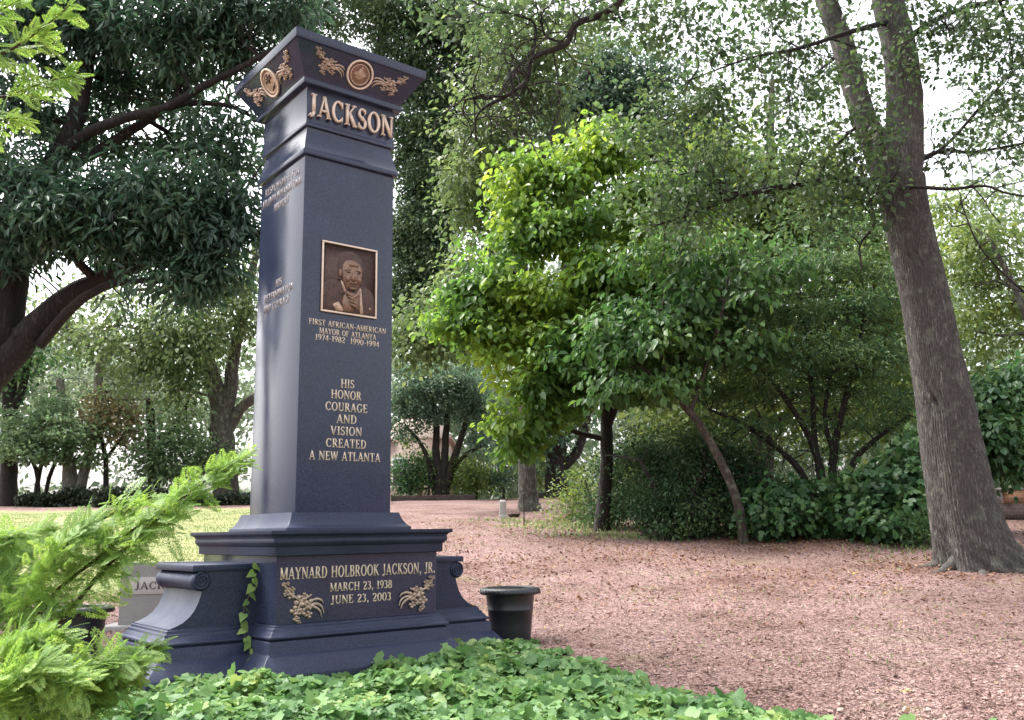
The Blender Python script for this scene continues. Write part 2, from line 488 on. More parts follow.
def tree(name, label, cat, limbs, blobs, leaf, bark, size, tpl=T_OVAL, per=60, crad=.45, flat=.6, droop=.15, twig=.6,
         group=None, sides=10, jit=.05, dens=1.0, bridge=.33, branch=True, base=None, twigr=.008, shell=2.2, trunk_mb=None, upright=.9, dark_from=None, bare=0):
    """limbs: polylines of (px, py, Y, radius px); blobs: (px, py, Y, rx px, ry px, number of clumps[, depth m])"""
    L0 = limbs[0][0]
    b = np.array(base) if base is not None else at(*L0[:3])
    root = empty(name, b)
    tag(root, label, cat, group)
    tm = trunk_mb or MB()
    skel = []; srad = []
    bm_ = MB() if dark_from is not None else tm
    for i, l in enumerate(limbs):
        P = np.array([at(*p[:3]) for p in l]) - b
        R = np.array([p[3] * p[2] / FPX for p in l])
        if np.hypot(P[0, 0], P[0, 1]) < .8 and abs(P[0, 2]) < .8: P[0, 2] = min(P[0, 2], -.3)     # rooted below the ground
        if True:
            Q, r = (tm if dark_from is None or i < dark_from else bm_).tube(P, R, sides if R[0] > .05 else 6, sub=5, jit=jit)
        skel.append(Q); srad.append(r)
    SK = np.concatenate(skel); SR = np.concatenate(srad)
    lm = MB()
    for bl in blobs:
        px, py, Y, rx, ry, n = bl[:6]
        n = int(n * dens)
        c = at(px, py, Y) - b
        ax = rx * Y / FPX; az = ry * Y / FPX; ay = bl[6] if len(bl) > 6 else ax * .8
        d = norm(rng.normal(0, 1, (n, 3)))
        r = rng.uniform(0, 1, (n, 1)) ** (1 / shell) * rng.uniform(.75, 1.3, (n, 1))
        C = c + d * r * np.array([ax, ay, az])
        ns = max(1, int(n * .14))
        d2 = norm(rng.normal(0, 1, (ns, 3)))
        C = np.concatenate([C, c + d2 * rng.uniform(1.1, 1.65, (ns, 1)) * np.array([ax, ay, az])]); n += ns
        nx = int(n * bridge)
        if nx and len(blobs) > 2:    # foliage bridging to the neighbouring masses
            o_ = [at(*q[:3]) - b for q in blobs if q is not bl]
            o_ = sorted(o_, key=lambda q: float(np.linalg.norm(q - c)))[:3]
            tt = rng.uniform(.2, .8, (nx, 1))
            C2 = c + (np.array([o_[i] for i in rng.integers(0, len(o_), nx)]) - c) * tt + rng.normal(0, .35, (nx, 3)) * np.array([min(ax, 1.6), min(ay, 1.6), min(az, 1.2)])
            C = np.concatenate([C, C2]); n = len(C)
        if branch:
            dd = np.linalg.norm(SK - c, axis=1) + np.maximum(0, (SK[:, 2] - c[2])) * .7
            k = int(np.argmin(dd))
            mid = (SK[k] * .5 + c * .5) + rng.normal(0, .08, 3) * np.linalg.norm(SK[k] - c)
            r0 = min(SR[k] * .6, .05 + .02 * np.linalg.norm(SK[k] - c))
            Q, q = bm_.tube(np.array([SK[k], mid, c]), np.array([r0, r0 * .7, r0 * .35]), 6, sub=5, jit=.1)
            K = np.concatenate([Q, SK[max(0, k - 6):k + 6]]); KR = np.concatenate([q, SR[max(0, k - 6):k + 6]])
            for t in C[rng.random(n) < twig]:
                j = int(np.argmin(np.linalg.norm(K - t, axis=1)))
                m_ = (K[j] + t) / 2 + rng.normal(0, .10, 3) * np.linalg.norm(K[j] - t)
                rr = min(KR[j] * .6, twigr * 2)
                bm_.tube(np.array([K[j], m_, t]), np.array([rr, twigr, twigr * .5]), 4, sub=3, cap=False)
        clump_leaves(lm, C, per, crad, flat, size, tpl, droop, upright)
    if bare:     # crooked bare twigs off the thinner limbs
        pool = np.concatenate(skel[dark_from or 1:])
        for k in rng.integers(0, len(pool), bare):
            p = pool[k]; d = norm(rng.normal(0, 1, 3) * np.array([1, .7, .7])); L = rng.uniform(.4, 1.5)
            pts = [p]
            for q in range(5):
                d = norm(d + rng.normal(0, .38, 3) + np.array([0, 0, -.06])); pts.append(pts[-1] + d * L / 5)
            bm_.tube(pts, np.linspace(.014, .004, 6), 4, sub=2, cap=False)
            for q in (2, 3, 4):
                e = norm(d + rng.normal(0, .8, 3)); a_ = pts[q]
                bm_.tube([a_, a_ + e * L * .14 + rng.normal(0, .02, 3), a_ + e * L * .3], [.007, .005, .003], 4, sub=2, cap=False)
    tm.build('trunk', bark, root, smooth=True)
    if dark_from is not None: bm_.build('branches', BARK_DARK, root, smooth=True)
    lm.build('crown', leaf, root)
    return root

# ------------------------------------------------------------------ the monument
mon = empty('monument', (MON[0], MON[1], .30), MYAW)
tag(mon, 'tall dark blue granite pillar monument with gold lettering and bronze portrait plaque', 'monument')
Z0 = .30
def fin(o, w_=.006):
    bv = o.modifiers.new('edge', 'BEVEL'); bv.width = w_; bv.segments = 2; bv.limit_method = 'ANGLE'; bv.angle_limit = math.radians(25)
    return o
def lf(prof, name, m=GRANITE, d=.03, bev=.006):
    mb = MB(); mb.loft([(h, h + d, z - Z0) for h, z in prof])
    return fin(mb.build(name, m, mon), bev)
lf([(1.03, .25), (1.03, .47), (.935, .60), (.915, .618), (.905, .622), (.902, .724), (.872, .727), (.872, .739), (.900, .742), (.900, .764), (.884, .770), (.872, .790),
    (.856, .806), (.852, .824), (.832, .827), (.832, .846), (.80, .849), (.80, .86)], 'plinth', GRANITE_HONED, .05)
lf([(.813, .853), (.817, 1.45)], 'die', GRANITE, .04)
lf([(.80, 1.415), (.852, 1.423), (.852, 1.500), (.862, 1.503), (.885, 1.532), (.885, 1.562), (.878, 1.566), (.893, 1.590), (.915, 1.600),
    (.922, 1.604), (.922, 1.634)], 'cornice', GRANITE_HONED, .055)
lf([(.648, 1.63), (.648, 1.662), (.634, 1.668), (.612, 1.690), (.590, 1.725), (.572, 1.765), (.562, 1.797)], 'shaft_base', GRANITE_HONED, .02)
lf([(.5, 1.790), (.5, 5.27)], 'shaft', GRANITE, .02, .009)
lf([(.49, 5.246), (.531, 5.253), (.536, 5.262), (.536, 5.300), (.526, 5.316), (.505, 5.40), (.484, 5.50), (.478, 5.556), (.507, 5.558),
    (.507, 5.594), (.496, 5.602), (.496, 5.974), (.560, 5.976), (.563, 6.034), (.545, 6.036), (.575, 6.085), (.65, 6.20), (.725, 6.322), (.741, 6.324), (.746, 6.416)],
   'capital', GRANITE, .02)

def wing(sgn):
    mb = MB()
    prof = [(.78, .83), (.78, 1.305), (1.30, 1.305), (1.305, 1.155), (1.315, 1.10), (1.335, 1.04), (1.365, .98), (1.405, .93), (1.455, .89), (1.515, .862), (1.575, .843), (1.575, .83)]
    R = [[(sgn * x, y, z - Z0) for x, z in prof] for y in (-.47, .47)]
    mb.rings(R)
    o = fin(mb.build('wing', GRANITE_HONED, mon), .005)
    mb = MB()   # moulded base under the wing
    R = []
    for h, z in [(1.80, .25), (1.80, .47), (1.70, .592), (1.68, .602), (1.672, .700), (1.640, .703), (1.640, .715), (1.664, .718), (1.664, .740), (1.645, .747), (1.630, .768), (1.612, .785), (1.608, .806), (1.590, .810), (1.590, .832), (1.578, .835), (1.578, .846)]:
        e = h - 1.575; y = .47 + e
        R.append([(sgn * .75, -y, z - Z0), (sgn * h, -y, z - Z0), (sgn * h, y, z - Z0), (sgn * .75, y, z - Z0)])
    mb.rings(R); fin(mb.build('wing_base', GRANITE_HONED, o), .005)
    mb = MB()
    mb.box(*sorted((sgn * .76, sgn * 1.395)), -.487, .487, 1.302 - Z0, 1.357 - Z0)
    fin(mb.build('wing_cap', GRANITE_HONED, o), .006)
    mb = MB()   # rolled scroll with its spiral
    cx, cz, rr = sgn * 1.315, 1.222 - Z0, .082
    n = 40; a = np.arange(n) / n * 2 * math.pi
    pr = [(rr * .86, -.480), (rr, -.472), (rr, -.40), (rr * .93, -.385), (rr * .93, .385), (rr, .40), (rr, .472), (rr * .86, .480)]
    mb.rings([[(cx + r * math.cos(t), y, cz + r * math.sin(t)) for t in a] for r, y in pr])
    for y in (-.482, .482):
        t = np.linspace(0, 1, 70)
        ang = math.pi / 2 - sgn * t * 2 * math.pi * 2.4
        rad = .073 * (1 - t) + .010 * t
        mb.tube(np.stack([cx + rad * np.cos(ang), np.full(70, y), cz + rad * np.sin(ang)], 1), np.linspace(.011, .007, 70), 6, sub=1)
    mb.build('scroll', GRANITE_HONED, o, smooth=True)
wing(-1); wing(1)

# ---- lettering: serif capitals drawn from strokes
K, T_, SF = .155, .075, .055
def G():
    g = {}
    def Ls(*a): return ('L',) + a
    def Ar(*a): return ('A',) + a
    def sv(x, y0, y1, k=K, l=.30): # stem with serifs
        o = [Ls(x, y0, x, y1, k)]
        if y0 == 0: o.append(Ls(x - l / 2, SF / 2, x + l / 2, SF / 2, SF))
        if y1 == 1: o.append(Ls(x - l / 2, 1 - SF / 2, x + l / 2, 1 - SF / 2, SF))
        return o
    def ser(x, y, l=.24): return [Ls(x - l / 2, y, x + l / 2, y, SF)]
    B0, B1 = SF / 2, 1 - SF / 2
    g['A'] = (.80, [Ls(.09, 0, .39, 1, T_), Ls(.38, 1, .70, 0, K), Ls(.19, .32, .58, .32, T_)] + ser(.09, B0) + ser(.70, B0, .26))
    g['B'] = (.68, sv(.17, 0, 1) + [Ls(.17, B1, .38, B1, T_), Ls(.17, .53, .40, .53, T_), Ls(.17, B0, .40, B0, T_), Ar(.37, .765, .17, .21, -90, 90, K * .9, T_), Ar(.39, .275, .20, .25, -90, 90, K, T_)])
    g['C'] = (.78, [Ar(.42, .5, .32, .47, 48, 312, K, T_), Ls(.67, .68, .67, .98, .06), Ls(.67, .06, .67, .26, .05)])
    g['D'] = (.80, sv(.17, 0, 1) + [Ls(.17, B1, .36, B1, T_), Ls(.17, B0, .36, B0, T_), Ar(.35, .5, .34, .465, -90, 90, K, T_)])
    g['E'] = (.66, sv(.17, 0, 1) + [Ls(.17, B1, .56, B1, T_), Ls(.17, .52, .46, .52, T_), Ls(.17, B0, .59, B0, T_), Ls(.56, .78, .56, 1, .055), Ls(.59, 0, .59, .25, .055), Ls(.46, .42, .46, .62, .05)])
    g['F'] = (.62, sv(.17, 0, 1) + [Ls(.17, B1, .56, B1, T_), Ls(.17, .52, .44, .52, T_), Ls(.56, .76, .56, 1, .055), Ls(.44, .42, .44, .62, .05)])
    g['G'] = (.82, [Ar(.42, .5, .32, .47, 48, 318, K, T_), Ls(.67, .68, .67, .98, .06), Ls(.66, .06, .66, .42, K * .9)] + ser(.66, .42, .26))
    g['H'] = (.88, sv(.17, 0, 1) + sv(.71, 0, 1) + [Ls(.17, .52, .71, .52, T_)])
    g['I'] = (.38, sv(.19, 0, 1))
    g['J'] = (.46, [Ls(.27, .18, .27, 1, K), Ls(.12, B1, .42, B1, SF), Ar(.13, .16, .14, .22, -110, 0, K * .9, T_), Ls(.02, -.05, .10, .06, .10)])
    g['K'] = (.80, sv(.17, 0, 1) + [Ls(.20, .44, .62, .98, T_), Ls(.32, .58, .68, .02, K)] + ser(.62, B1) + ser(.69, B0))
    g['L'] = (.64, sv(.17, 0, 1) + [Ls(.17, B0, .57, B0, T_), Ls(.57, 0, .57, .28, .055)])
    g['M'] = (1.0, sv(.14, 0, 1, T_, .24) + sv(.85, 0, 1, K, .28) + [Ls(.14, 1, .48, .04, K), Ls(.48, .04, .82, 1, T_)])
    g['N'] = (.86, sv(.14, 0, 1, T_, .24) + [Ls(.72, 0, .72, 1, T_), Ls(.14, 1, .71, .02, K)] + ser(.72, B1))
    g['O'] = (.84, [Ar(.42, .5, .335, .475, 0, 360, K, T_)])
    g['P'] = (.64, sv(.17, 0, 1) + [Ls(.17, B1, .36, B1, T_), Ls(.17, .46, .36, .46, T_), Ar(.35, .73, .20, .245, -90, 90, K, T_)])
    g['R'] = (.76, sv(.17, 0, 1) + [Ls(.17, B1, .36, B1, T_), Ls(.17, .49, .36, .49, T_), Ar(.35, .74, .19, .225, -90, 90, K, T_), Ls(.36, .49, .66, .02, K)] + ser(.68, B0, .18))
    g['S'] = (.60, [Ar(.29, .74, .20, .22, 35, 270, K * .8, T_), Ar(.29, .265, .22, .23, -145, 90, K * .9, T_), Ls(.20, .60, .40, .41, K), Ls(.48, .74, .48, .97, .05), Ls(.07, .03, .07, .28, .05)])
    g['T'] = (.72, [Ls(.36, 0, .36, 1, K)] + ser(.36, B0, .30) + [Ls(.06, B1, .66, B1, T_), Ls(.06, .76, .06, 1, .05), Ls(.66, .76, .66, 1, .05)])
    g['U'] = (.84, [Ls(.18, .30, .18, 1, K), Ls(.68, .30, .68, 1, T_), Ar(.43, .30, .25, .27, 180, 360, K * .7, T_)] + ser(.18, B1, .30) + ser(.68, B1))
    g['V'] = (.80, [Ls(.11, 1, .41, 0, K), Ls(.41, 0, .70, 1, T_)] + ser(.12, B1, .26) + ser(.69, B1, .22))
    g['W'] = (1.10, [Ls(.10, 1, .34, 0, K), Ls(.34, 0, .54, .95, T_), Ls(.52, 1, .77, 0, K), Ls(.77, 0, 1.0, 1, T_)] + ser(.11, B1) + ser(.99, B1, .2) + ser(.54, B1, .2))
    g['Y'] = (.78, [Ls(.39, 0, .39, .48, K), Ls(.10, 1, .39, .45, K), Ls(.39, .45, .69, 1, T_)] + ser(.39, B0, .30) + ser(.11, B1) + ser(.68, B1, .2))
    g['0'] = (.64, [Ar(.32, .5, .24, .475, 0, 360, K, T_)])
    g['1'] = (.42, sv(.22, 0, 1, K, .32)[:2] + [Ls(.06, .86, .22, .97, T_)])
    g['2'] = (.60, [Ar(.28, .72, .20, .25, -35, 165, K, T_), Ls(.42, .60, .08, .06, K * .8), Ls(.06, B0 + .02, .52, B0 + .02, K * .8), Ls(.52, .02, .52, .22, .05)])
    g['3'] = (.58, [Ar(.26, .75, .18, .21, -90, 150, K, T_), Ar(.26, .275, .21, .25, -150, 90, K, T_)])
    g['4'] = (.62, [Ls(.42, 0, .42, 1, K), Ls(.40, .98, .05, .30, T_), Ls(.04, .28, .58, .28, T_)])
    g['6'] = (.62, [Ar(.31, .30, .22, .28, 0, 360, K, T_), Ar(.46, .36, .36, .60, 95, 185, K, T_)])
    g['7'] = (.56, [Ls(.05, B1 - .02, .52, B1 - .02, K * .7), Ls(.50, .96, .22, 0, K)])
    g['8'] = (.62, [Ar(.31, .745, .19, .22, 0, 360, K * .85, T_), Ar(.31, .27, .22, .25, 0, 360, K, T_)])
    g['9'] = (.62, [Ar(.31, .70, .22, .28, 0, 360, K, T_), Ar(.16, .64, .36, .60, -85, 5, K, T_)])
    g['-'] = (.42, [Ls(.06, .42, .36, .42, .09)])
    g['.'] = (.26, [Ls(.06, .08, .22, .08, .16)])
    g[','] = (.28, [Ls(.07, .08, .23, .08, .16), Ls(.19, .08, .10, -.16, .08)])
    g[' '] = (.40, [])
    return g
GL = G()
def text(mb, s, h, width, cx, bz, fn, depth, gap=.07):
    """one line of capitals: height h, fitted to width, centred at cx on baseline bz; fn(u, v, out)->point"""
    W = sum(GL[c][0] + gap for c in s) - gap
    kx = width / W
    x = cx - width / 2
    i = 0
    for ch in s:
        for st in GL[ch][1]:
            i += 1
            d = depth + .00025 * (i % 7) + .0003 * (i % 3)
            if st[0] == 'L':
                _, x0, y0, x1, y1, wd = st
                dx, dy = x1 - x0, y1 - y0; l = math.hypot(dx, dy); nx, ny = -dy / l * wd / 2, dx / l * wd / 2
                if abs(dy) > .01 and abs(dx) > .01:   # diagonals keep level ends
                    nx, ny = wd / 2 * l / abs(dy) * (-1 if dy > 0 else 1), 0
                poly = [(x0 + nx, y0 + ny), (x0 - nx, y0 - ny), (x1 - nx, y1 - ny), (x1 + nx, y1 + ny)]
                mb.prism([(x + u * kx, bz + v * h) for u, v in poly], fn, -.002, d)
            else:
                _, cx_, cy_, rx, ry, a0, a1, wv, wh = st
                n = max(6, int(abs(a1 - a0) / 18))
                rg = []
                for k in range(n + 1):
                    a = math.radians(a0 + (a1 - a0) * k / n); c_, s_ = math.cos(a), math.sin(a)
                    wd = (wh + (wv - wh) * abs(c_) ** 1.5) / 2
                    for r, hh in ((-wd, -.002), (wd, -.002), (wd, d), (-wd, d)):
                        rg.append(fn(x + (cx_ + (rx + r) * c_) * kx, bz + (cy_ + (ry + r) * s_) * h, hh))
                mb.rings(np.array(rg).reshape(n + 1, 4, 3), cap=abs(a1 - a0) < 359)
        x += (GL[ch][0] + gap) * kx
def front(y): return lambda u, v, h: (u, -y - h, v - Z0)
def side(x): return lambda u, v, h: (-x - h, -u, v - Z0)
def inscription(lines, fn, depth, m, name='inscription', parent=mon):
    mb = MB()
    for l in lines: text(mb, *l, fn, depth)
    return mb.build(name, m, parent)
inscription([('JACKSON', .225, .955, 0, 5.672)], front(.516), .035, BRONZE, 'raised_lettering')
inscription([('FIRST AFRICAN-AMERICAN', .056, .842, .005, 3.566), ('MAYOR OF ATLANTA', .056, .62, .004, 3.489), ('1974-1982  1990-1994', .056, .695, .002, 3.421)], front(.52), .003, GOLD)
inscription([('HIS', .082, .145, .007, 2.984), ('HONOR', .082, .325, -.004, 2.874), ('COURAGE', .082, .452, .002, 2.754), ('AND', .082, .215, .004, 2.640),
             ('VISION', .082, .335, .003, 2.525), ('CREATED', .082, .43, .005, 2.406), ('A NEW ATLANTA', .082, .755, 0, 2.284)], front(.52), .003, GOLD)
inscription([('MAYNARD HOLBROOK JACKSON, JR.', .098, 1.575, .005, 1.224)], front(.8575), .003, GOLD)
inscription([('MARCH 23, 1938', .072, .63, .005, 1.104), ('JUNE 23, 2003', .072, .61, .007, .995)], front(.8575), .003, GOLD)
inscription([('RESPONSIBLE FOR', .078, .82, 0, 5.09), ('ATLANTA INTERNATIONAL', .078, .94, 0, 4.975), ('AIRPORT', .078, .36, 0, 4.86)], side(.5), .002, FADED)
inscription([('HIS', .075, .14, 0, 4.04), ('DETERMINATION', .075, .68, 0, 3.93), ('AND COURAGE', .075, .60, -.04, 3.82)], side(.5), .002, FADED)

# ---- bronze portrait plaque
def ell(cx, cy, rx, ry, n=22, a0=0, a1=360):
    return [(cx + rx * math.cos(math.radians(a0 + (a1 - a0) * k / n)), cy + ry * math.sin(math.radians(a0 + (a1 - a0) * k / n))) for k in range(n)]
def plaque():
    x0, x1, z0, z1 = -.305, .305, 3.702, 4.412
    mb = MB(); f = front(.52)
    def P(u, v): return (x0 + (x1 - x0) * u, z1 - (z1 - z0) * v)
    def pp(l): return [P(*q) for q in l]
    mb.prism(pp([(0, 0), (0, 1), (1, 1), (1, 0)]), f, -.002, .014)
    root = mb.build('portrait_plaque', BRONZE_DARK, mon)
    mb = MB()
    t = .026
    for a in ([(0, 0), (0, t), (1, t), (1, 0)], [(0, 1 - t), (0, 1), (1, 1), (1, 1 - t)], [(0, t), (0, 1 - t), (t * 1.15, 1 - t), (t * 1.15, t)], [(1 - t * 1.15, t), (1 - t * 1.15, 1 - t), (1, 1 - t), (1, t)]):
        mb.prism(pp(a), f, .013, .028)
    fin(mb.build('plaque_frame', BRONZE, root), .004)
    # suit
    mb = MB()
    mb.dome(pp([(.035, .97), (.035, .60), (.10, .545), (.22, .52), (.33, .50), (.42, .62), (.55, .66), (.68, .54), (.80, .56), (.91, .62), (.965, .70), (.965, .97)]), f, .013, .030, steps=5)
    mb.build('suit', BRONZE_DARK, root, smooth=True)
    mb = MB()
    mb.dome(pp([(.335, .52), (.37, .54), (.42, .64), (.44, .72), (.39, .68), (.35, .60)]), f, .024, .042)
    mb.build('collar', BRONZE_PALE, root, smooth=True); mb = MB()
    mb.dome(pp([(.665, .60), (.70, .59), (.725, .80), (.745, .965), (.69, .965), (.66, .80)]), f, .024, .042)
    mb.build('collar', BRONZE_PALE, root, smooth=True); mb = MB()
    mb.dome(pp([(.20, .88), (.30, .83), (.42, .965), (.26, .965)]), f, .026, .044)
    mb.build('cuff', BRONZE_PALE, root, smooth=True); mb = MB()
    mb.dome(ell(*P(.865, .875), .014, .014, 10), f, .026, .042)
    mb.build('lapel_pin', BRONZE_PALE, root, smooth=True)
    # hair behind the face, then the head
    mb = MB()
    mb.dome(pp([(.30, .44), (.275, .34), (.285, .22), (.33, .13), (.42, .085), (.53, .075), (.64, .10), (.72, .16), (.765, .26), (.77, .36), (.75, .46), (.68, .50), (.36, .50)]), f, .013, .040, steps=5)
    mb.build('hair', BRONZE_DARK, root, smooth=True)
    mb = MB()
    mb.dome(pp([(.36, .30), (.40, .24), (.48, .21), (.58, .22), (.67, .25), (.715, .32), (.72, .42), (.70, .52), (.655, .60), (.58, .655), (.50, .655), (.42, .61), (.375, .53), (.35, .42)]), f, .026, .066, steps=6)
    mb.dome(ell(*P(.325, .42), .018, .042, 12), f, .024, .040)
    mb.dome(pp([(.50, .37), (.54, .37), (.565, .47), (.59, .52), (.55, .54), (.495, .535), (.475, .51), (.495, .46)]), f, .056, .088, steps=4)   # nose
    mb.dome(pp([(.385, .375), (.44, .345), (.50, .365), (.49, .385), (.44, .375), (.39, .40)]), f, .050, .074)   # brows
    mb.dome(pp([(.545, .365), (.61, .345), (.675, .375), (.67, .40), (.61, .375), (.555, .385)]), f, .050, .074)
    mb.dome(pp([(.46, .585), (.54, .572), (.62, .588), (.54, .60)]), f, .050, .076)   # lips
    mb.dome(pp([(.475, .605), (.54, .602), (.605, .607), (.54, .625)]), f, .050, .074)
    mb.dome(pp([(.40, .46), (.47, .45), (.475, .53), (.43, .56), (.395, .52)]), f, .050, .079, steps=4)   # cheeks
    mb.dome(pp([(.60, .45), (.67, .46), (.675, .52), (.64, .56), (.605, .53)]), f, .050, .079, steps=4)
    mb.dome(pp([(.43, .27), (.53, .245), (.645, .275), (.62, .335), (.54, .325), (.45, .335)]), f, .050, .076, steps=4)   # forehead
    mb.dome(pp([(.47, .62), (.54, .61), (.61, .62), (.58, .655), (.50, .655)]), f, .046, .072, steps=4)   # chin
    mb.build('face', BRONZE_MID, root, smooth=True)
    mb = MB()
    mb.dome(ell(*P(.447, .412), .024, .010, 12), f, .054, .068)
    mb.build('eye', BRONZE_DARK, root, smooth=True); mb = MB()
    mb.dome(ell(*P(.613, .412), .024, .010, 12), f, .054, .068)
    mb.build('eye', BRONZE_DARK, root, smooth=True); mb = MB()
    mb.dome(pp([(.46, .566), (.54, .552), (.62, .568), (.60, .575), (.54, .565), (.48, .575)]), f, .055, .074)   # moustache
    mb.build('moustache', BRONZE_DARK, root, smooth=True)
    mb = MB()
    mb.dome(pp([(.37, .965), (.36, .84), (.38, .74), (.44, .69), (.52, .67), (.60, .68), (.655, .72), (.67, .79), (.63, .86), (.58, .90), (.56, .965)]), f, .030, .070, steps=5)
    for k, (a, b_, r) in enumerate([((.56, .80), (.40, .70), .019), ((.60, .835), (.43, .755), .019), ((.62, .875), (.46, .81), .018), ((.61, .915), (.48, .86), .016)]):
        p, q = P(*a), P(*b_)
        mb.tube([f(p[0], p[1], .064), f((p[0] + q[0]) / 2, (p[1] + q[1]) / 2, .080), f(q[0], q[1], .066)], [r * .9, r, r * .8], 8)
    p, q = P(.52, .78), P(.625, .665)
    mb.tube([f(p[0], p[1], .068), f((p[0] + q[0]) / 2, (p[1] + q[1]) / 2 - .01, .086), f(q[0], q[1], .078)], [.022, .022, .017], 8)
    mb.build('hand', BRONZE_MID, root, smooth=True)
plaque()

# ---- bronze dogwood sprays and medallions
def spray(fn, mir=1, s=1.0):
    """a spray of blossoms running from its buds (upper outer end) to its strap leaves; unit box 0..1 each way"""
    mb = MB()
    g = lambda u, v, h: fn(u * mir, v, h)
    def stem(pts, r): mb.tube([g(u, v, h) for u, v, h in pts], np.full(len(pts), r * s), 5, sub=3)
    stem([(-.48, .46, .010), (-.30, .22, .014), (-.05, .02, .016), (.18, -.18, .014)], .010)
    stem([(-.05, .02, .014), (-.12, -.20, .012), (-.17, -.42, .010)], .009)
    stem([(-.05, .02, .014), (.10, .10, .014), (.20, .16, .010)], .008)
    def flower(u, v, r, rot, n=4, h=.012):
        for k in range(n):
            a = rot + k * 2 * math.pi / n
            c_, s_ = math.cos(a), math.sin(a)
            pet = [(0.05, 0), (.45, -.40), (.85, -.36), (1.0, 0), (.85, .36), (.45, .40)]
            mb.dome([(u + r * (p * c_ - q * s_), v + r * (p * s_ + q * c_)) for p, q in pet], g, .004, (h + .006 * (k % 2)) * s * 2.0, steps=3)
        mb.dome(ell(u, v, r * .28, r * .28, 9), g, .008 * s, .026 * s, steps=3)
    for (u, v, r, t) in [(-.06, .03, .155, .4), (.15, -.06, .14, 1.0), (-.17, -.19, .125, .1), (-.02, -.22, .11, .7), (.14, -.30, .10, .3), (-.27, .16, .10, .9),
                         (-.14, -.38, .085, .2), (-.36, .30, .08, .6), (-.25, .30, .075, .1), (.04, .13, .09, .2), (-.44, .42, .06, .4), (-.40, .20, .06, 1.2), (-.08, -.46, .05, .9), (-.36, .44, .05, .2)]:
        flower(u, v, r, t)
    for pts in ([(.12, -.10), (.30, -.06), (.44, -.14), (.50, -.30)], [(.12, -.14), (.28, -.14), (.40, -.24), (.45, -.38)], [(.16, .0), (.30, .05), (.42, .02), (.48, -.06)]):
        mb.tube([g(u, v, .014 * s) for u, v in pts], np.array([.009, .013, .010, .003]) * s, 6, sub=4)
    return mb
def put_spray(fn, mir, s): spray(fn, mir, s).build('flower_spray', BRONZE_SPRAY, mon, smooth=True)
put_spray(lambda u, v, h: (-.57 + u * .40, -.857 - h, 1.03 + v * .36 - Z0), 1, 1.0)
put_spray(lambda u, v, h: (.59 + u * .40, -.857 - h, 1.04 + v * .33 - Z0), -1, 1.0)
# sloped faces of the capital
_n = math.hypot(.15, .237)
def capf(u, v, h, a=0.0):
    return (u, -(.67 + v * .15 / _n) - h * .237 / _n, 6.20 + v * .237 / _n - Z0 - h * .15 / _n)
def capl(u, v, h):
    x, y, z = capf(u, v, h); return (y + .02, -x, z)
def medallion(fn, emblem):
    mb = MB()
    mb.dome(ell(0, 0, .135, .135, 40), fn, 0, .016, steps=2)
    mb2 = MB()
    for r0, r1, h in ((.129, .146, .026), (.098, .103, .018)):
        n = 48
        R = []
        for k in range(n):
            t = 2 * math.pi * k / n
            R.append([fn(r * math.cos(t), r * math.sin(t), hh) for r, hh in ((r0, 0), (r0, h), (r1, h), (r1, 0))])
        R.append(R[0]); mb2.rings(R, cap=False)
    if emblem == 'bird':
        root = mb.build('medallion', BRONZE_MID, mon, smooth=True)
        mb2.build('medallion_ring', BRONZE, root)
        e = MB()
        e.dome([(-.02, -.05), (.02, -.05), (.028, .01), (.02, .05), (.0, .075), (-.018, .05), (-.028, .01)], fn, .014, .034)
        e.dome(ell(.004, .068, .014, .014, 10), fn, .016, .036)
        for s in (-1, 1):
            for k in range(5):   # wing feathers fanned upwards
                a = math.radians(18 + k * 15)
                L = .084 - .006 * k
                c_, s_ = math.cos(a), math.sin(a)
                pet = [(.015, -.006), (.5 * L / .084 * .084, -.011), (L, 0), (.5 * L, .011), (.015, .006)]
                e.dome([(s * (p * c_ - q * s_), -.02 + p * s_ + q * c_) for p, q in (pet if s > 0 else pet[::-1])], fn, .014, .030 + .001 * k, steps=3)
            for k in range(3):   # flames below
                a = math.radians(-35 - 24 * k); c_, s_ = math.cos(a), math.sin(a)
                pet = [(.02, -.007), (.04, -.010), (.062, 0), (.04, .010), (.02, .007)]
                e.dome([(s * (p * c_ - q * s_), p * s_ + q * c_ - .005) for p, q in (pet if s > 0 else pet[::-1])], fn, .014, .028, steps=3)
        e.build('emblem', BRONZE_PALE, root)
        e = MB()
        for k in range(44):   # raised ring of marks between the rims
            t = 2 * math.pi * k / 44
            if 1.45 < t < 1.69 or 4.6 < t < 4.82: continue
            c_, s_ = math.cos(t), math.sin(t)
            e.prism([(c_ * r - s_ * q, s_ * r + c_ * q) for r, q in ((.107, -.0045), (.119, -.0045), (.119, .0045), (.107, .0045))], fn, .0, .018)
        e.build('rim_marks', BRONZE_MID, root)
    else:
        root = mb.build('medallion', BRONZE_PALE, mon, smooth=True)
        mb2.build('medallion_ring', BRONZE, root)
        e = MB()
        for pl in ([(-.085, .012), (.07, .028), (.072, .048), (-.08, .036)], [(-.012, .09), (.016, .09), (.022, -.012), (-.006, -.012)], [(-.06, .075), (-.02, .055), (-.012, .035), (-.05, .05)],
                   [(.03, .055), (.06, .075), (.055, .05), (.025, .035)], [(-.02, -.085), (.085, -.06), (.092, -.025), (.05, -.042), (.02, -.05)]):
            e.dome(pl, fn, .013, .026, steps=2)
        e.build('emblem', BRONZE_DARK, root)
medallion(lambda u, v, h: capf(u, v - .012, h), 'bird')
medallion(lambda u, v, h: capl(u - .03, v - .012, h), 'torch')
